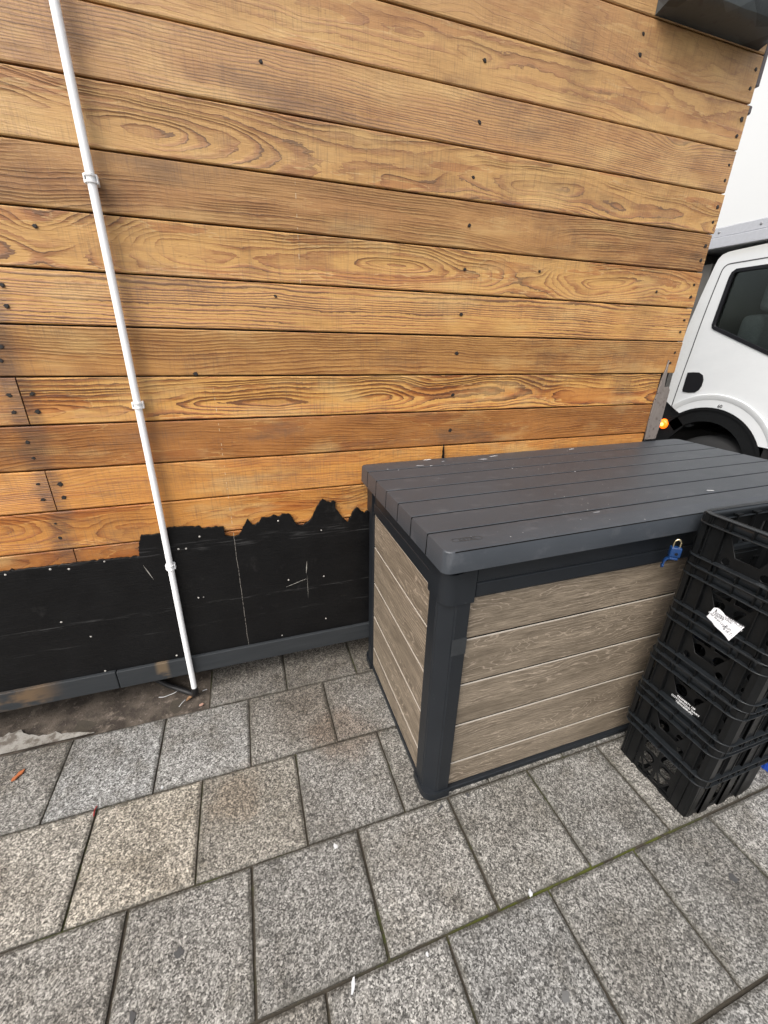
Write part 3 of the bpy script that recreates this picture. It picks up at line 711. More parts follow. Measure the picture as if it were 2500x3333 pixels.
# lid : seven planks, rounded ends
lb = bmesh.new(); ys = [-.742, -.639, -.535, -.432, -.326, -.221, -.120, -.024]
for q in range(7):
    a, b = ys[q]+.0026, ys[q+1]-.0026
    rr = .022; x0_, x1_, z0_, z1_ = .391, 2.032, .872, .930
    def cr(cx, cy, a0): return [(cx+rr*math.cos(math.radians(a0+15*k)), cy+rr*math.sin(math.radians(a0+15*k))) for k in range(7)]
    if q == 0: a = ys[0]; P_ = cr(x0_+rr, a+rr, 180)+cr(x1_-rr, a+rr, 270)+[(x1_, b), (x0_, b)]
    elif q == 6: b = ys[-1]; P_ = [(x0_, a), (x1_, a)]+cr(x1_-rr, b-rr, 0)+cr(x0_+rr, b-rr, 90)
    else: P_ = [(x0_, a), (x1_, a), (x1_, b), (x0_, b)]
    lo = [lb.verts.new((p[0]-.002*(p[0] < .45), p[1], z0_)) for p in P_]; mi_ = [lb.verts.new((p[0], p[1], z1_-.004)) for p in P_]
    cxm, cym = 1.2, (a+b)/2
    def ins(p, d):
        dx = d if p[0] < x0_+rr*1.01 else (-d if p[0] > x1_-rr*1.01 else 0); dy = d if p[1] < cym-.01 else -d
        if q == 0 and abs(p[1]-b) < 1e-6 or q == 6 and abs(p[1]-a) < 1e-6 or 0 < q < 6: dy *= .45
        return (p[0]+dx, p[1]+dy)
    m2 = [lb.verts.new((*ins(p, .0013), z1_-.0013)) for p in P_]; up_ = [lb.verts.new((*ins(p, .0042), z1_)) for p in P_]
    n_ = len(P_)
    for A1, A2 in ((lo, mi_), (mi_, m2), (m2, up_)):
        for k in range(n_): lb.faces.new((A1[k], A1[(k+1) % n_], A2[(k+1) % n_], A2[k]))
    lb.faces.new(up_); lb.faces.new(lo[::-1])
for v in lb.verts: warp(v.co)
bmesh.ops.recalc_face_normals(lb, faces=lb.faces[:])
lb.normal_update()
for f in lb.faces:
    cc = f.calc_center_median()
    if abs(f.normal.y) > .8 and cc.y > -.735 and cc.y < -.03: f.material_index = 1  # inner plank sides take the painted shade
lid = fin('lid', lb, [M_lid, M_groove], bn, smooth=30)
lb = bmesh.new(); box(lb, .3925, 2.030, -.72, -.04, .878, .9215, .0)     # deck that closes the plank grooves
for v in lb.verts: warp(v.co)
fin('lid_core', lb, M_lid, bn)
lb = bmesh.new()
for q in range(1, 7): box(lb, .396, 2.026, ys[q]-.0026, ys[q]+.0026, .9214, .9220)  # dark strips paint the shade along the groove floors
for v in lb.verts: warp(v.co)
fin('groove_shade', lb, M_groove, bn)
eb = bmesh.new()   # embossed badge
T = frame((.470, -.6935, .9303), (.9985, -.055, 0), (.055, .9985, 0), (0, 0, 1))
plate(eb, rrect(-.040, .040, -.0085, .0085, .0084), [rrect(-.0375, .0375, -.0062, .0062, .006)], .0008, T)
text_mesh(eb, 'KETER', .0135, T @ Matrix.Translation((0, -.0048, 0)), .0004, spacing=1.25)
for v in eb.verts: warp(v.co)
badge = fin('lid_badge', eb, plain('badge_grey', (.035, .037, .04), .5), bn)  # embossed badge in one plain dark grey
# posts (front-left, back-left, front-right, back-right)
def post(cx, cy, sx, sy, cap=True):
    """outer corner at (cx,cy); sx, sy point inwards"""
    b = bmesh.new(); w_, d_, c_ = .080, .086, .036
    P = [(0, c_), (c_, 0), (w_, 0), (w_, .016), (.02, .02), (.016, d_), (0, d_)]
    for z0, z1, g0 in ((.0, .755, 0),):
        pts0 = [(cx+sx*p[0], cy+sy*p[1], z0) for p in P]; pts1 = [(cx+sx*(p[0]), cy+sy*(p[1]), z1) for p in P]
        a = [b.verts.new(p) for p in pts0]; d = [b.verts.new(p) for p in pts1]
        n = len(P); b.faces.new(a); b.faces.new(d[::-1])
        for k in range(n): b.faces.new((a[k], d[k], d[(k+1) % n], a[(k+1) % n]))
    es = [e for e in b.edges if abs(e.verts[0].co.z-e.verts[1].co.z) > .5]
    bmesh.ops.bevel(b, geom=es, offset=.004, segments=3, affect='EDGES')
    return b
def ring_prism(b, cx, cy, sx, sy, g, w_, d_, z0, z1, curve=0):
    c_ = .030; P = []
    for k in range(7):
        a = math.radians(180+15*k); P.append((c_+ (c_+g)*math.cos(a), c_+(c_+g)*math.sin(a)))
    P = P + [(w_, -g), (w_, .015), (.022, .022), (.015, d_), (-g, d_)]
    a = [b.verts.new((cx+sx*p[0], cy+sy*p[1], z0)) for p in P]; d = [b.verts.new((cx+sx*p[0], cy+sy*p[1], z1 + (curve*max(0, (p[0]-.03)/.05) if p[1] < .01 else 0))) for p in P]
    n = len(P); f1 = b.faces.new(a); f2 = b.faces.new(d[::-1])
    for k in range(n): b.faces.new((a[k], d[k], d[(k+1) % n], a[(k+1) % n]))
    bmesh.ops.triangulate(b, faces=[f1, f2])
for cx, cy, sx, sy in ((X0, YF, 1, 1), (X0, YB, 1, -1), (X1, YF, -1, 1), (X1, YB, -1, -1)):
    p_ = fin('corner_post', post(cx, cy, sx, sy), M_frame, bn, smooth=35)
    b = bmesh.new(); ring_prism(b, cx, cy, sx, sy, .0045, .084, .086, .752, .842, .012); fin('post_cap', b, M_frame, p_, smooth=35)
    b = bmesh.new(); ring_prism(b, cx, cy, sx, sy, .006, .080, .088, .0, .028); fin('post_foot', b, M_frame, p_, smooth=35)
# inner carcass, rails
cb = bmesh.new(); box(cb, X0+.025, X1-.025, YF+.030, YB-.02, .006, .872); fin('carcass', cb, M_dark, bn)
rb = bmesh.new()
box(rb, X0+.082, X1-.082, YF+.006, YF+.034, .757, .872, .003, 2)
box(rb, X0+.090, X1-.090, YF+.0015, YF+.010, .764, .803, .0015)
box(rb, X0+.090, X1-.090, YF+.003, YF+.010, .808, .870, .0015)
for v in rb.verts: pass
fin('front_rail', rb, M_frame, bn)
rb = bmesh.new()
box(rb, X0+.004, X0+.03, YF+.086, YB-.086, .757, .872, .003, 2); box(rb, X0+.001, X0+.01, YF+.09, YB-.09, .764, .803, .0015)
fin('side_rail', rb, M_frame, bn)
rb = bmesh.new(); box(rb, X0+.08, X1-.08, YF+.003, YF+.034, .0, .020, .002); box(rb, X0+.003, X0+.03, YF+.08, YB-.08, .0, .022, .002); fin('base_rail', rb, M_frame, bn)
# boards
def boards(name, mat, zs, f, axis_len, parent):
    b = bmesh.new(); at = []; rb_ = random.Random(5 if axis_len > 1 else 9)
    for q in range(len(zs)-1):
        n0 = len(b.verts); zt, zb = zs[q], zs[q+1]
        pr = [(.012, zt-.0030), (.0030, zt-.0032), (0, zt-.0056), (0, zb+.0042), (.004, zb+.0036), (.012, zb+.0036)]
        A_ = [b.verts.new(f(0, d, z)) for d, z in pr]; B_ = [b.verts.new(f(1, d, z)) for d, z in pr]
        for e in range(len(pr)-1): b.faces.new((A_[e], B_[e], B_[e+1], A_[e+1])).material_index = (2, 1, 0, 2, 2)[e]  # recess faces between boards get the painted groove shade
        cz = (zt+zb)/2+rb_.uniform(-.04, .04); sd_ = rb_.random()*9+q
        for _ in range(len(b.verts)-n0): at.append((cz, sd_, .5))
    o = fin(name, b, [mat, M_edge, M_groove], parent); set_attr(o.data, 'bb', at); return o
zs = [.757, .6175, .453, .289, .122, .018]
boards('front_panel', M_pwx, zs, lambda t, d, z: (X0+.078+t*(X1-X0-.156), YF+.016+d, z), 2, bn)
boards('side_panel', M_pwy, zs, lambda t, d, z: (X0+.008+d, YF+.07+t*(YB-YF-.14), z), 1, bn)
boards('side_panel', M_pwy, zs, lambda t, d, z: (X1-.008-d, YF+.07+t*(YB-YF-.14), z), 1, bn)
# tape ghost on post
gb = bmesh.new(); box(gb, X0+.036, X0+.079, YF-.0008, YF+.001, .585, .640); fin('tape_mark', gb, plain('old_tape_residue', (.022, .025, .028), .6, .5, 70, scuff=1, scol=(.07, .07, .075)), bn)

# ------------------------------------------------------------ padlock
pd = empty('padlock', (1.100, -.745, .80), 'small blue weatherproof padlock hanging under the lid of the storage box', 'padlock')
R45 = Matrix.Translation((1.108, -.752, .830)) @ Matrix.Rotation(math.radians(-38), 4, 'Z') @ Matrix.Scale(.80, 4)
b = bmesh.new(); box(b, -.017, .017, -.012, .012, -.018, .019, .004, 3)
for v in b.verts: v.co = R45 @ v.co
pdb = fin('lock_body', b, M_blue, pd, smooth=40)
b = bmesh.new(); tube(b, [R45 @ p for p in bez([(-.010, 0, .015), (-.010, 0, .035), (-.006, 0, .044), (.0, 0, .047), (.006, 0, .044), (.010, 0, .035), (.010, 0, .015)], 5)], .0026, 10)
fin('shackle', b, M_brass, pd, smooth=60)
b = bmesh.new(); box(b, -.015, .012, -.013, .011, -.028, -.019, .003, 2)
for v in b.verts: v.co = R45 @ v.co
pts = bez([(-.013, -.004, -.022), (-.022, -.004, -.027), (-.027, -.004, -.038), (-.027, -.004, -.052)], 5)
for k in range(len(pts)-1):
    a_, c_ = pts[k], pts[k+1]; vs = [b.verts.new(R45 @ Vector((p.x, p.y+s, p.z))) for p in (a_, c_) for s in (-.006, .006)]
    vs2 = [b.verts.new(R45 @ Vector((p.x+.004, p.y+s, p.z-.003))) for p in (a_, c_) for s in (-.006, .006)]
    for q in ((vs[0], vs[1], vs[3], vs[2]), (vs2[0], vs2[1], vs2[3], vs2[2]), (vs[0], vs2[0], vs2[2], vs[2]), (vs[1], vs2[1], vs2[3], vs[3])): b.faces.new(q)
bmesh.ops.create_cone(b, cap_ends=True, segments=16, radius1=.0085, radius2=.0075, depth=.006, matrix=R45 @ Matrix.Translation((-.026, -.004, -.058)) @ Matrix.Rotation(math.pi/2, 4, 'Y'))
fin('keyhole_cover', b, M_blue, pd, smooth=40)
b = bmesh.new(); bmesh.ops.create_cone(b, cap_ends=True, segments=16, radius1=.0055, radius2=.005, depth=.002, matrix=R45 @ Matrix.Translation((.002, -.0125, -.004)) @ Matrix.Rotation(math.pi/2, 4, 'X'))
fin('keyhole_ring', b, M_rubber, pdb)

# ------------------------------------------------------------ crates
CW, CD, PITCH, CH = .350, .282, .1576, .322
def crate_bodies(kind):
    """local coords: rim corner front-left at (0,0); z 0 = ground of this crate"""
    b = bmesh.new()
    U0 = CH-PITCH              # start of the upper half (base of the ledges)
    IX, IY, JX, JY = .020, .013, .029, .020     # insets of upper and lower walls
    def side(o, u, nrm, L, long):
        # o: corner point at rim inset 0 ; u along ; nrm outward
        o, u, nrm = Vector(o), Vector(u), Vector(nrm); Zv = Vector((0, 0, 1))
        I, J, IA, JA = (IX, JX, IY, JY) if not long else (IY, JY, IX, JX)
        M = frame(o-nrm*I, u, Zv, nrm); c = L/2
        holes = []
        zt = CH-.032; zb = U0+.034
        if not long:
            hx = .052
            holes.append([(c-hx, CH-.030), (c-hx, CH-.046), (c-.028, CH-.094), (c+.028, CH-.094), (c+hx, CH-.046), (c+hx, CH-.030)])
            if kind == 'A':
                for sx in (-1, 1):
                    holes.append(circ(c+sx*.046, CH-.112, .0105, 14)); holes.append(circ(c+sx*.040, U0+.012, .009, 12))
            for sx in (-1, 1):
                holes.append(circ(c+sx*.115, CH-.060, .0155, 14)); holes.append(circ(c+sx*.110, CH-.105, .010, 14)) if sx > 0 or kind == 'A' else holes.append([(c+sx*.112-.012, U0+.040), (c+sx*.112+.012, U0+.040), (c+sx*.112+.004, U0+.078), (c+sx*.112-.010, U0+.070)])
                holes.append([(c+sx*.070-.006, U0+.038), (c+sx*.070+.006, U0+.038), (c+sx*.070+.006, U0+.085), (c+sx*.070-.006, U0+.085)])
        else:
            for q in range(4):
                x = .058+q*.0785
                if x+.016 > L-.03: continue
                holes.append([(x-.016, zb), (x+.016, zb), (x+.016, zt-.03), (x-.016, zt-.03)])
        plate(b, [(IA, U0), (L-IA, U0), (L-IA, CH), (IA, CH)], holes, .003, M)
        # lower, inset half
        M2 = frame(o-nrm*J, u, Zv, nrm); h2 = []
        if not long:
            a0 = J+.03
            cells = [(JA+.012, c-.066), (c-.054, c-.005), (c+.005, c+.054), (c+.066, L-JA-.012)]
            for x0, x1 in cells:
                m_ = (x0+x1)/2; h_ = (x1-x0)/2
                h2.append([(x0, .010), (x0, .056), (m_-.003, .011)])
                h2.append([(x1, .010), (x1, .056), (m_+.004, .011)])
                h2.append([(m_-h_*.82, .058), (m_+h_*.82, .057), (m_, .020)])
                h2.append(circ(m_, .080, min(.019, h_*.8), 14)); h2.append([(x0, .106), (x1, .106), (x1, .140), (m_, .155), (x0, .140)])
        else:
            for q in range(4):
                x = .058+q*.0785
                if x+.014 > L-.03: continue
                h2.append([(x-.014, .02), (x+.014, .02), (x+.014, .14), (x-.014, .14)])
        plate(b, [(JA, .004), (L-JA, .004), (L-JA, U0+.01), (JA, U0+.01)], h2, .003, M2)
        # posts
        if not long: ps_ = [(c-.103, c-.066), (c+.066, c+.098)]
        else: ps_ = [(.104-.018-.008, .104+.018-.004), (.186-.018-.004, .186+.018), (.268-.018, .268+.020)]
        def pbox(u0, u1, d0, d1, z0, z1):
            vs = box(b, 0, 1, 0, 1, 0, 1)
            for v in vs:
                p = o + u*(u0+(u1-u0)*v.co.x) - nrm*(d1+(d0-d1)*v.co.y) + Zv*(z0+(z1-z0)*v.co.z); v.co = p
        for u0, u1 in ps_:
            # hollow post: two cheeks and a web
            for e0, e1 in ((u0, u0+.003), (u1-.003, u1)): pbox(e0, e1, .006 if not long else .004, I, U0, CH-.004)
            pbox(u0, u1, .012 if not long else .006, .015 if not long else .010, U0, CH-.004)
            lo = .022 if not long else .0145
            for e0, e1 in ((u0+.002, u0+.005), (u1-.005, u1-.002)): pbox(e0, e1, lo, J, .0, U0+.01)
            pbox(u0+.002, u1-.002, lo+(.0 if long else .003), lo+.004, .0, U0+.01)
        # base pads
        if not long:
            for u0, u1 in ((c-.052, c-.012), (c+.030, c+.066)): pbox(u0, u1, .023, J+.004, .0, .011)
            pbox(JA, L-JA, .027, J, .0, .006)
        # gussets between the flanges
        for z0, z1 in ((CH-.028, CH-.002), (U0+.002, U0+.031)):
            k = .035
            while k < L-.02: pbox(k, k+.0018, .002, I, z0, z1); k += .052
    side((0, CD, 0), (0, -1, 0), (-1, 0, 0), CD, False)
    side((CW, 0, 0), (0, 1, 0), (1, 0, 0), CD, False)
    side((0, 0, 0), (1, 0, 0), (0, -1, 0), CW, True)
    side((CW, CD, 0), (-1, 0, 0), (0, 1, 0), CW, True)
    # corner columns
    for cx, cy, sx, sy in ((0, 0, 1, 1), (CW, 0, -1, 1), (0, CD, 1, -1), (CW, CD, -1, -1)):
        for z0, z1, ii in ((U0, CH-.004, .008), (0, U0+.01, .026)):
            prism(b, [(cx+sx*p[0], cy+sy*(p[1]-(.004 if ii < .01 else .008)), z0) for p in ((ii, ii+.012), (ii+.012, ii), (ii+.034, ii), (ii+.034, ii+.004), (ii+.014, ii+.005), (ii+.005, ii+.014), (ii+.004, ii+.026), (ii, ii+.026))], (0, 0, z1-z0))
    # floor grid
    gx0, gx1, gy0, gy1 = .03, CW-.03, .03, CD-.03; holes = []
    for i in range(4):
        for j in range(3):
            hx0 = gx0+(gx1-gx0)*i/4+.005; hx1 = gx0+(gx1-gx0)*(i+1)/4-.005; hy0 = gy0+(gy1-gy0)*j/3+.005; hy1 = gy0+(gy1-gy0)*(j+1)/3-.005
            holes.append(rrect(hx0, hx1, hy0, hy1, .02, 4))
    plate(b, rrect(gx0, gx1, gy0, gy1, .01, 3), holes, .003, frame((0, 0, .016), (1, 0, 0), (0, 1, 0), (0, 0, 1)))
    # stacking lugs inside the rim
    for k in range(4):
        x = .06+k*.077; box(b, x-.012, x+.012, IY+.003, IY+.016, CH-.020, CH-.017); box(b, x-.012, x+.012, CD-IY-.016, CD-IY-.003, CH-.020, CH-.017)
        box(b, x-.0015, x+.0015, CD-IY-.012, CD-IY-.003, CH-.10, CH-.02)
    rim = bmesh.new()
    def ring(bmx, z, g, ii, r=.034, th=.003):
        plate(bmx, rrect(g, CW-g, g, CD-g, r, 8), [rrect(ii, CW-ii, ii, CD-ii, max(.008, r-ii+g), 8)], th, frame((0, 0, z), (1, 0, 0), (0, 1, 0), (0, 0, 1)))
    def wallring(bmx, z0, z1, g, th=.0028, r=.034):
        plate(bmx, rrect(g, CW-g, g, CD-g, r-g, 8), [rrect(g+th, CW-g-th, g+th, CD-g-th, r-g-th, 8)], z1-z0, frame((0, 0, (z0+z1)/2), (1, 0, 0), (0, 1, 0), (0, 0, 1)))
    ring(rim, CH-.0015, .003, .016); ring(rim, CH-.0285, 0, .022); wallring(rim, CH-.028, CH-.002, .013)
    led = bmesh.new()
    ring(led, U0+.0025, .001, .022); ring(led, U0+.0315, .0, .024, th=.0034); wallring(led, U0+.003, U0+.031, .016)
    return b, rim, led
protos = {}
def crate(kind, loc, label, rot=0, group='black crates in the stack', mat=None):
    e = link(bpy.data.objects.new('plastic_crate', None)); e.location = loc; e.rotation_euler = (0, 0, rot)
    tag(e, label, 'crate', group)
    key = (kind, mat)
    if key not in protos:
        b, r, l = crate_bodies(kind); obs = []
        for nm, q in (('basket', b), ('rim', r), ('ledge', l)):
            obs.append(fin(nm, q, mat or (M_crate if nm == 'basket' else M_rim), None)); obs[-1].parent = e
        protos[key] = obs
    else:
        for o in protos[key]:
            c = link(o.copy()); c.parent = e
    return e
CXW, CYW = 1.1455, -1.0145
tops = [.9535, .7965, .6385, .4805, .3225]
labels = ['topmost open black crate of the stack beside the storage box', 'second black crate from the top with a white paper label stuck on it',
          'middle black crate of the stack of five, without printing', 'black crate printed in white with the dairy name, second from the bottom', 'lowest black crate of the stack, standing on the paving']
kinds = ['A', 'B', 'A', 'B', 'A']; crates = []
jit = [(0, -.0185, .0), (.001, -.0175, .002), (.0005, -.014, -.002), (.0, -.008, .002), (.001, .0, 0)]
for t, lb_, kd, jt in zip(tops, labels, kinds, jit): crates.append(crate(kd, (CXW+jt[0], CYW+jt[1], max(0, t-CH)), lb_, jt[2]))
# printed lettering
def lettering(parent, tz):
    b = bmesh.new(); z0 = CH
    T0 = lambda dy, dz: frame((.0175-.0, CD/2-.0065+dy, z0+dz), (0, -1, 0), (0, 0, 1), (-1, 0, 0))
    text_mesh(b, 'PROPERTY OF', .0086, T0(0, -.1030), .0003, spacing=1.02)
    text_mesh(b, 'COTTESWOLD DAIRY', .0086, T0(.0, -.1134), .0003, spacing=1.02)
    text_mesh(b, 'TEWKESBURY', .0086, T0(0, -.1233), .0003, spacing=1.02)
    o = fin('lettering', b, M_ink, None); o.parent = parent; return o
lettering(crates[1], 0); lettering(crates[3], 0)
# paper label on crate 2
pl = empty('paper_label', (1.153, -.905, .66), 'crumpled white printed delivery label stuck on the second crate from the top', 'label')
b = bmesh.new()
corner = {'tl': Vector((1.1535, -.868, .712)), 'tr': Vector((1.1515, -.947, .7085)), 'br': Vector((1.1415, -.934, .6565)), 'bl': Vector((1.1525, -.8605, .6775))}
def pw(u, v, off=0):
    p = (corner['tl']*(1-u)*(1-v)+corner['tr']*u*(1-v)+corner['br']*u*v+corner['bl']*(1-u)*v)
    bulge = .0016*math.sin(u*9+v*4)+.0014*noise.noise(Vector((u*4, v*5, 1)))+ .003*u*v
    if v < .12: p.z += .006*math.sin(min(1, u/.35)*math.pi)*(1 if u < .35 else 0) - .003*(.5 if u > .35 else 0)
    p.x -= abs(bulge)+.001+off; return p
NU, NV = 26, 16; gg = {}
for a in range(NU+1):
    for c in range(NV+1): gg[a, c] = b.verts.new(pw(a/NU, c/NV))
for a in range(NU):
    for c in range(NV): b.faces.new((gg[a, c], gg[a+1, c], gg[a+1, c+1], gg[a, c+1]))
fin('label_sheet', b, M_paper, pl, smooth=60)
b = bmesh.new()
for s_, sz, u0, v0 in (('CIRENCESTER', .0100, .42, .10), ("Rowe's Local", .0092, .10, .27), ('126099', .0108, .06, .46), ('Sat 29 Jul Large', .0082, .04, .64), ('Run', .0102, .62, .62), ('6 of 7', .0096, .63, .80), ('1', .0075, .92, .80)):
    t = bmesh.new(); text_mesh(t, s_, sz, Matrix.Identity(4), 0, 'LEFT')
    for v in t.verts:
        uu = u0 + v.co.x/.082; vv = v0 - v.co.y/.042
        v.co = pw(min(1, uu), vv, .0006)
    me = bpy.data.meshes.new('x'); t.to_mesh(me); t.free(); b.from_mesh(me); bpy.data.meshes.remove(me)
fin('label_print', b, M_inkk, pl)
# blue crate beyond the stack
bc = crate('A', (1.575, -1.035, 0), 'blue plastic crate on the paving just right of the black stack', 0, None, M_bluec)
b = bmesh.new(); text_mesh(b, 'DAIRY', .03, frame((.0165, .16, .14), (0, -1, 0), (0, 0, 1), (-1, 0, 0)), .0005); o = fin('white_mark', b, M_ink, None); o.parent = bc

# ------------------------------------------------------------ truck
XT = 3.0
tk = empty('box_truck', (XT+.9, .5, 0), 'white box truck parked beyond the corner of the timber wall, amber marker lamp lit', 'truck')
WC = (.50, .602)
def arc(r, a0, a1, n, c=WC): return [(c[0]+r*math.cos(math.radians(a0+(a1-a0)*k/n)), c[1]+r*math.sin(math.radians(a0+(a1-a0)*k/n))) for k in range(n+1)]
TF = frame((XT, 0, 0), (0, 1, 0), (0, 0, 1), (-1, 0, 0))     # (u=y, v=z, w towards the viewer)
# cab side skin with window opening
rear = [(.853, .987), (.856, 1.15), (.856, 1.317), (.850, 1.42), (.844, 1.494), (.812, 1.68), (.778, 1.849), (.768, 1.885), (.747, 1.908), (.715, 1.918), (.68, 1.921), (.50, 1.928), (.0, 1.94), (-.40, 1.93), (-.52, 1.86), (-.66, 1.50), (-.75, 1.22), (-.78, .80), (-.76, .55), (-.30, .55), (-.26, .80), (.118, .80)]
archp = arc(.378, 22, 127, 22)
window = [(.655, 1.474), (.668, 1.482), (.674, 1.500), (.673, 1.525), (.657, 1.77), (.650, 1.797), (.630, 1.810), (.46, 1.812), (.0, 1.815), (-.36, 1.80), (-.42, 1.74), (-.52, 1.45), (-.53, 1.38), (-.45, 1.33), (.0, 1.28), (.18, 1.285), (.296, 1.331)]
outer = rear + archp + [(.276, .907)]
# build outline: bottom from front to arch then rear lower slope
outer = rear[:21] + [(.176, .80)] + arc(.378, 147.5, 56, 22) + [(.707, .908), (.787, .947)]
b = bmesh.new(); plate(b, outer, [window, circ(.685, 1.133, .052, 4)] if False else [window], .02, frame((XT+.010, 0, 0), (0, 1, 0), (0, 0, 1), (-1, 0, 0)))
body = fin('cab_side', b, M_truck, tk)
# roll the rear pillar inwards, roof, rear wall, far side, floor and front
b = bmesh.new()
def strip(path, x0, x1):
    for k in range(len(path)-1):
        p, q = path[k], path[k+1]
        b.faces.new([b.verts.new(v) for v in ((x0, p[0], p[1]), (x0, q[0], q[1]), (x1, q[0], q[1]), (x1, p[0], p[1]))])
strip(rear[:14], XT+.02, XT+1.7); strip(rear[13:17], XT+.02, XT+.25); strip(rear[16:19], XT+.02, XT+1.7)
bmesh.ops.remove_doubles(b, verts=b.verts[:], dist=1e-4)
fin('cab_shell', b, M_truck, tk, smooth=30)
b = bmesh.new(); plate(b, outer, [window], .02, frame((XT+1.70, 0, 0), (0, 1, 0), (0, 0, 1), (-1, 0, 0))); fin('cab_side', b, M_truck, tk)
# door shut line, swage, fuel cap recess, window seal
def line_strip(b, path, w_, x, th=.002):
    P = [Vector((x, p[0], p[1])) for p in path]; L_, R_ = [], []
    for k, p in enumerate(P):
        t = (P[min(k+1, len(P)-1)]-P[max(k-1, 0)]).normalized(); nn = Vector((0, -t.z, t.y)); L_.append(p+nn*w_/2); R_.append(p-nn*w_/2)
    for k in range(len(P)-1):
        a = [b.verts.new(v) for v in (L_[k], L_[k+1], R_[k+1], R_[k])]; c = [b.verts.new(v.co+Vector((th, 0, 0))) for v in a]
        b.faces.new(a)
        for e in range(4): b.faces.new((a[e], c[e], c[(e+1) % 4], a[(e+1) % 4]))
def p2(pts, n=6): return [(v.y, v.z) for v in bez([(0, p[0], p[1]) for p in pts], n)]
b = bmesh.new(); line_strip(b, p2([(.795, .953), (.793, 1.0), (.782, 1.18), (.771, 1.32), (.758, 1.50), (.742, 1.66), (.725, 1.793), (.718, 1.825), (.703, 1.842), (.676, 1.849), (.58, 1.851), (.475, 1.853), (.0, 1.86)]), .0065, XT-.0012)
fin('door_gap', b, M_seam, body)
b = bmesh.new(); line_strip(b, [(-.1, .81), (-.1, 1.28)], .006, XT-.0012); fin('door_gap', b, M_seam, body)
b = bmesh.new()      # raised wheel-arch lip
path = [(v[0], v[1]) for v in arc(.452, 176, 49, 34, (.490, .620))]
cs = [(-.012, .0), (-.006, .006), (.0, .008), (.010, .0)]
rr = []
for p in path:
    d = Vector((0, p[0]-.490, p[1]-.620)).normalized()
    rr.append([b.verts.new((XT-.001-h_, p[0]+d.y*e_, p[1]+d.z*e_)) for e_, h_ in ((-.035, 0), (-.010, .010), (.0, .010), (.004, .0))])
for k in range(len(rr)-1):
    for e in range(3): b.faces.new((rr[k][e], rr[k+1][e], rr[k+1][e+1], rr[k][e+1]))
fin('arch_lip', b, M_truck, body, smooth=60)
b = bmesh.new(); cap_o = [(.747, 1.194), (.71, 1.199), (.668, 1.200), (.638, 1.185), (.624, 1.155), (.624, 1.115), (.635, 1.087), (.658, 1.068), (.70, 1.062), (.742, 1.064), (.749, 1.075), (.748, 1.15)]
plate(b, cap_o, [], .006, frame((XT-.0015, 0, 0), (0, 1, 0), (0, 0, 1), (-1, 0, 0)))
fc = fin('fuel_filler', b, M_rubber, body)
b = bmesh.new(); bmesh.ops.create_cone(b, cap_ends=True, segments=28, radius1=.044, radius2=.040, depth=.016, matrix=Matrix.Translation((XT-.010, .680, 1.130)) @ Matrix.Rotation(-math.pi/2, 4, 'Y'))
box(b, XT-.026, XT-.010, .650, .710, 1.128, 1.140, .003)
fin('fuel_cap', b, plain('fuel_cap_plastic', (.10, .10, .105), .35), fc, smooth=40)
# window seal and glass
b = bmesh.new()
cx_, cz_ = .1, 1.55
def inset(poly, d):
    n = len(poly); out = []
    for k in range(n):
        a, p, c = Vector(poly[k-1]), Vector(poly[k]), Vector(poly[(k+1) % n]); t1 = (p-a).normalized(); t2 = (c-p).normalized()
        n1 = Vector((-t1.y, t1.x)); n2 = Vector((-t2.y, t2.x)); mm = (n1+n2).normalized(); out.append((p.x+mm.x*d, p.y+mm.y*d))
    return out
area = sum(window[k-1][0]*window[k][1]-window[k][0]*window[k-1][1] for k in range(len(window))); sg = 1 if area > 0 else -1
plate(b, inset(window, -.006*sg), [inset(window, .013*sg)], .022, frame((XT+.006, 0, 0), (0, 1, 0), (0, 0, 1), (-1, 0, 0)))
win = fin('window_seal', b, M_rubber, body)
b = bmesh.new(); plate(b, inset(window, .008*sg), [], .004, frame((XT+.014, 0, 0), (0, 1, 0), (0, 0, 1), (-1, 0, 0))); fin('window_glass', b, M_glass, body)
b = bmesh.new(); plate(b, inset(window, .004*sg), [], .004, frame((XT+1.69, 0, 0), (0, 1, 0), (0, 0, 1), (-1, 0, 0))); fin('window_glass', b, M_glass, body)
# cab interior
b = bmesh.new(); box(b, XT+.04, XT+1.66, .66, .70, .85, 1.90); box(b, XT+.04, XT+1.66, -.5, .70, .995, 1.03); box(b, XT+.04, XT+1.66, -.40, .68, 1.86, 1.89); box(b, XT+.04, XT+1.66, -.62, -.35, .85, 1.30, .04, 2); fin('cab_interior', b, M_trimgrey, tk)
for sx in (.12, .62, 1.12):
    b = bmesh.new(); box(b, XT+sx, XT+sx+.44, .46, .60, 1.02, 1.56, .04, 3); box(b, XT+sx, XT+sx+.44, .08, .50, .92, 1.06, .04, 3)
    st_ = fin('seat', b, M_seat, tk, smooth=50)
    b = bmesh.new(); box(b, XT+sx+.09, XT+sx+.35, .48, .58, 1.58, 1.78, .04, 3); fin('headrest', b, M_seat, st_, smooth=50)
b = bmesh.new()
for k in range(20):
    pass
bmesh.ops.create_cone(b, cap_ends=False, segments=24, radius1=.2, radius2=.2, depth=.02, matrix=Matrix.Translation((XT+.35, -.20, 1.32)) @ Matrix.Rotation(.6, 4, 'X')); fin('steering_wheel', b, M_rubber, tk)
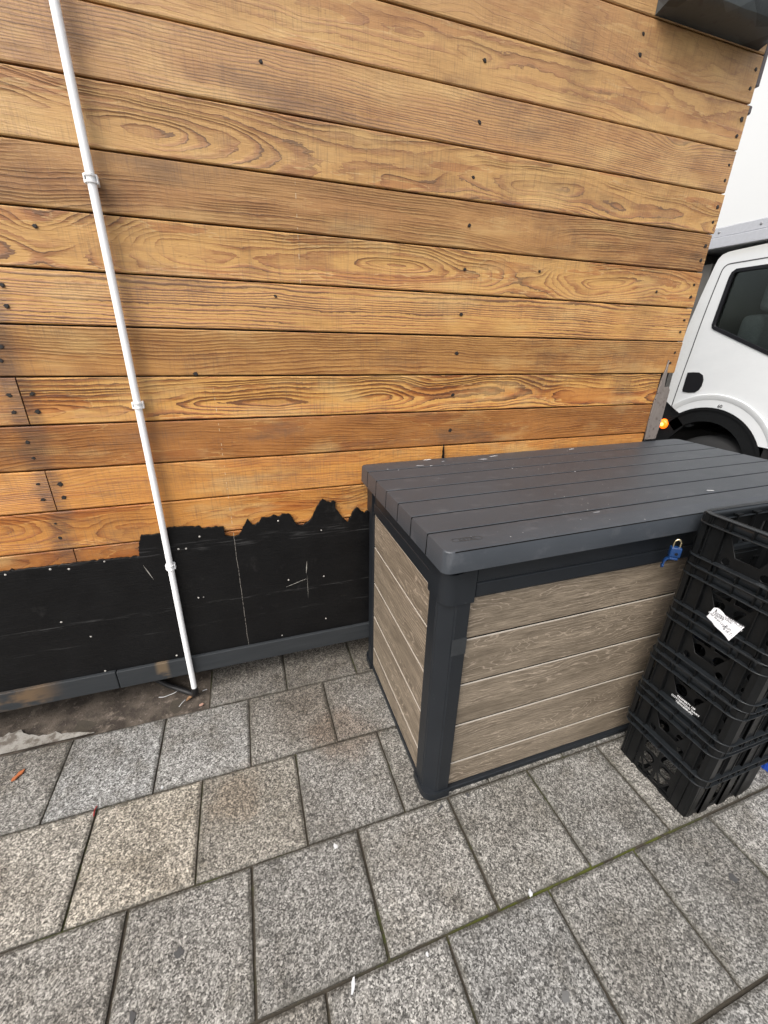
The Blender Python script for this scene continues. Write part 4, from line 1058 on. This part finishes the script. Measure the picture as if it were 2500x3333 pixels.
# wheel arch liner: annulus between body edge and inner edge, plus tunnel
b = bmesh.new()
def annulus(b, r0, r1, a0, a1, x, n=30, c=WC):
    A_ = arc(r0, a0, a1, n, c); B_ = arc(r1, a0, a1, n, c)
    va = [b.verts.new((x, p[0], p[1])) for p in A_]; vb_ = [b.verts.new((x, p[0], p[1])) for p in B_]
    for k in range(n): b.faces.new((va[k], va[k+1], vb_[k+1], vb_[k]))
    return A_, B_
A_, B_ = annulus(b, .384, .290, 205, 39, XT+.004)
for R_, xa, xb in ((A_, XT-.004, XT+.004), (B_, XT+.004, XT+.46)):
    for k in range(len(R_)-1): b.faces.new([b.verts.new(v) for v in ((xa, *R_[k]), (xa, *R_[k+1]), (xb, *R_[k+1]), (xb, *R_[k]))])
# flange standing slightly proud of the paint
annulus(b, .3835, .366, 205, 39, XT-.004)
bmesh.ops.remove_doubles(b, verts=b.verts[:], dist=1e-5)
fin('arch_liner', b, M_liner, tk, smooth=40)
# wheel
b = bmesh.new(); prof_ = [(.19, 0), (.24, -.012), (.31, -.006), (.335, .02), (.340, .05), (.340, .17), (.335, .20), (.31, .22), (.19, .22)]
n = 56; rings = []
for k in range(n):
    a = 2*math.pi*k/n; rings.append([b.verts.new((XT+.05+x, .465+r*math.cos(a), .455+r*math.sin(a))) for r, x in prof_])
for k in range(n):
    for e in range(len(prof_)-1): b.faces.new((rings[k][e], rings[(k+1) % n][e], rings[(k+1) % n][e+1], rings[k][e+1]))
wh = fin('wheel', b, M_tyre, tk, smooth=45)
b = bmesh.new(); bmesh.ops.create_cone(b, cap_ends=True, segments=40, radius1=.192, radius2=.175, depth=.06, matrix=Matrix.Translation((XT+.09, .465, .455)) @ Matrix.Rotation(-math.pi/2, 4, 'Y'))
bmesh.ops.create_cone(b, cap_ends=True, segments=20, radius1=.075, radius2=.06, depth=.08, matrix=Matrix.Translation((XT+.05, .465, .455)) @ Matrix.Rotation(-math.pi/2, 4, 'Y'))
fin('wheel_rim', b, M_steel, wh, smooth=40)
# sills / lower dark plinth forward of the arch and chassis behind it
b = bmesh.new(); box(b, XT+.01, XT+.30, -.28, .150, .62, .800, .01); box(b, XT+.30, XT+1.4, -.6, 6.2, .50, .78); box(b, XT+.47, XT+1.66, -.2, .86, .55, .98)
fin('chassis', b, M_dark, tk)
# rear-quarter bracket, mudguard flap and lamp
b = bmesh.new()
prism(b, [(XT+.004, .995, .60), (XT+.004, .995, .835), (XT+.004, .90, .845), (XT+.004, .80, .885), (XT+.004, .745, .890), (XT+.004, .725, .880), (XT+.004, .668, .832), (XT+.004, .70, .79), (XT+.004, .745, .735), (XT+.004, .78, .60)], (.02, 0, 0))
prism(b, [(XT+.012, .868, 1.0), (XT+.012, .706, .908), (XT+.012, .612, .842), (XT+.012, .64, .83), (XT+.012, .99, .80), (XT+.012, .99, 1.0)], (.03, 0, 0))
br = fin('mudguard_bracket', b, M_liner, tk)
b = bmesh.new(); bmesh.ops.create_uvsphere(b, u_segments=20, v_segments=12, radius=.034, matrix=Matrix.Translation((XT-.004, .815, .822)) @ Matrix.Diagonal((.7, 1, 1.1, 1))); lamp = fin('marker_lamp', b, M_amber, tk, smooth=80)
b = bmesh.new(); bmesh.ops.create_uvsphere(b, u_segments=14, v_segments=8, radius=.013, matrix=Matrix.Translation((XT-.027, .811, .819)) @ Matrix.Diagonal((.4, 1, 1, 1))); fin('lamp_core', b, M_core, lamp, smooth=80)
# box body, over-cab part and rails
b = bmesh.new()
box(b, XT+.01, XT+1.95, -.95, 6.2, 2.058, 3.75, .01); box(b, XT+.01, XT+1.95, 1.02, 6.2, .86, 2.06)
fin('box_body', b, M_box, tk)
b = bmesh.new()
box(b, XT+.004, XT+.04, -.95, 6.2, 2.012, 2.066, .003); box(b, XT-.004, XT+.04, -.95, 1.01, 1.950, 2.010, .004, 2); box(b, XT-.001, XT+1.9, -.95, 1.01, 1.957, 1.972)
rail = fin('body_rail', b, M_alu, tk)
for y in (-.75, -.45, -.15, .15, .42, .575, .815):
    b = bmesh.new(); bmesh.ops.create_uvsphere(b, u_segments=10, v_segments=6, radius=.008, matrix=Matrix.Translation((XT+.003, y, 2.040)) @ Matrix.Diagonal((.5, 1, 1, 1)))
    fin('rivet', b, M_steel, rail, smooth=80)
b = bmesh.new(); box(b, XT+.06, XT+1.8, .98, 1.02, .86, 1.95); box(b, XT+.1, XT+1.6, .87, .98, 1.0, 1.88)
fin('box_front_wall', b, M_under, tk)
b = bmesh.new(); text_mesh(b, '60', .030, frame((XT-.0020, .465, .9915), (0, -1, 0), (0, 0, 1), (-1, 0, 0)), .0005); fin('number_marking', b, M_inkk, body)
# rear wheels
b = bmesh.new()
bmesh.ops.create_cone(b, cap_ends=True, segments=40, radius1=.34, radius2=.34, depth=.25, matrix=Matrix.Translation((XT+.2, 4.2, .34)) @ Matrix.Rotation(math.pi/2, 4, 'Y')); fin('wheel', b, M_tyre, tk, smooth=40)

# ------------------------------------------------------------ small litter on the paving
def blob(name, label, cat, x, y, L_, W_, rot, mat, h=.003, seed=0, z=.0012, group=None, pts=14, curl=0):
    rd = random.Random(seed); b = bmesh.new(); top = []; bt = []
    for k in range(pts):
        a = 2*math.pi*k/pts; q = rd.uniform(.65, 1.15); px_, py_ = L_/2*q*math.cos(a), W_/2*q*math.sin(a)
        X_ = px_*math.cos(rot)-py_*math.sin(rot); Y_ = px_*math.sin(rot)+py_*math.cos(rot)
        zz = z+h*rd.uniform(.5, 1)+curl*abs(math.sin(a))
        top.append(b.verts.new((x+X_, y+Y_, zz))); bt.append(b.verts.new((x+X_*1.03, y+Y_*1.03, z-.0008+curl*abs(math.sin(a))*.7)))
    c = b.verts.new((x, y, z+h)); 
    for k in range(pts):
        b.faces.new((c, top[k], top[(k+1) % pts])); b.faces.new((top[k], bt[k], bt[(k+1) % pts], top[(k+1) % pts]))
    b.faces.new(bt[::-1])
    o = fin(name, b, mat, None, smooth=50, origin=(x, y, 0)); tag(o, label, cat, group); return o
blob('dry_leaf', 'orange torn leaf on the slab below the pale cement edge', 'leaf', -.842, -.214, .046, .014, .95, M_leaf, .004, 1, curl=.004)
blob('dry_leaf', 'oval tan leaf lying beside the foot of the white conduit', 'leaf', -.336, -.038, .032, .014, .7, M_leafb, .003, 2, curl=.003)
blob('dry_leaf', 'small pinkish leaf scrap in the corner of the brown concrete strip', 'leaf', -.288, -.088, .018, .013, .5, plain('pink_leaf', (.40, .24, .18), .7), .002, 3, curl=.002)
blob('paper_scrap', 'white scrap by the joint in front of the box, nearest the bin foot', 'scrap', .117, -.738, .012, .014, .4, M_white, .003, 4)
blob('paper_scrap', 'larger pointed white scrap next to a mossy joint in the foreground', 'scrap', .097, -1.023, .028, .010, 1.1, M_white, .003, 5, pts=9)
blob('paper_scrap', 'tiny white crumb stuck in the green mossy joint', 'scrap', .591, -1.006, .016, .011, 1.2, M_white, .006, 6, z=0)
blob('paper_scrap', 'smudged white fleck on the slab left of the mossy joint', 'scrap', .279, -1.028, .008, .010, .2, M_white, .001, 7)
blob('paper_scrap', 'square white crumb on the joint below the pale bluish slab', 'scrap', -.386, -.401, .010, .009, .2, M_white, .003, 8)
blob('gum_spot', 'round dark gum spot on the foreground slab at the left', 'gum', -.286, -.842, .024, .022, 0, M_gum, .0008, 9)
blob('gum_spot', 'dark gum spot on the slab in front of the crate stack', 'gum', 1.155, -1.152, .020, .022, 0, M_gum, .0008, 10)
blob('gum_spot', 'faint dark gum spot on the centre front slab', 'gum', .55, -1.189, .022, .022, 0, plain('faint_gum', (.12, .12, .118), .75), .0006, 11)
blob('gum_spot', 'dark smear of gum at the bottom left edge of the paving', 'gum', -.37, -.921, .014, .026, .2, M_gum, .0008, 12)
blob('twig', 'short dark bent twig on the slab at the foot of the box post', 'twig', .453, -.737, .034, .008, .5, M_gum, .003, 13, pts=8)
blob('twig', 'small dark pod on the slab right of the box post', 'twig', .557, -.727, .010, .016, .1, M_gum, .004, 14, pts=8)
def thread(name, label, cat, pts, r, mat):
    b = bmesh.new(); tube(b, bez(pts, 5), r, 6); o = fin(name, b, mat, None, smooth=80, origin=(pts[0][0], pts[0][1], 0)); tag(o, label, cat); return o
thread('root_fibre', 'pale branching root fibre on the brown concrete strip', 'root', [(-.455, .0, .004), (-.435, -.006, .006), (-.415, .001, .004), (-.395, .005, .006), (-.382, .022, .004)], .0013, M_white)
thread('root_fibre', 'thin pale straw lying near the conduit on the concrete', 'root', [(-.372, -.075, .004), (-.362, -.06, .006), (-.352, -.045, .004)], .0011, M_white)
thread('root_fibre', 'short pale straw right of the conduit foot', 'root', [(-.29, -.018, .004), (-.28, -.016, .005), (-.272, -.014, .004)], .0013, M_white)
thread('red_thread', 'short red thread caught in the joint beside the cream slab', 'thread', [(-.570, -.432, .001), (-.572, -.415, .002), (-.569, -.402, .001)], .0018, M_red)
# a few bits of droppings on the lid near the wall
def smear(parent, x, y, L_, W_, rot, seed):
    rd = random.Random(seed); b = bmesh.new(); P = []
    for k in range(11):
        a = 2*math.pi*k/11; q = rd.uniform(.4, 1.2); px_, py_ = L_/2*q*math.cos(a), W_/2*q*math.sin(a)
        P.append((x+px_*math.cos(rot)-py_*math.sin(rot), y+px_*math.sin(rot)+py_*math.cos(rot), .9312))
    prism(b, P, (0, 0, -.0008))
    for v in b.verts: warp(v.co)
    return fin('dried_splash', b, M_white if seed % 3 == 0 else plain('grey_smear%d' % seed, (.34, .34, .35), .7), parent)
for q, (x, y, L_, W_, rt) in enumerate([(.66, -.035, .035, .010, .1), (.71, -.075, .018, .005, .3), (.60, -.10, .03, .006, -.1), (.64, -.115, .016, .004, .4), (.95, -.06, .05, .012, .1), (.88, -.09, .04, .008, .0), (1.35, -.055, .03, .006, 0), (.47, -.11, .008, .006, 0), (.505, -.13, .006, .005, 0), (.92, -.23, .006, .005, 0), (1.12, -.33, .006, .006, 0), (.90, -.655, .03, .002, .0), (1.40, -.62, .03, .004, -.5)]):
    smear(bn, x, y, L_, W_, rt, q)
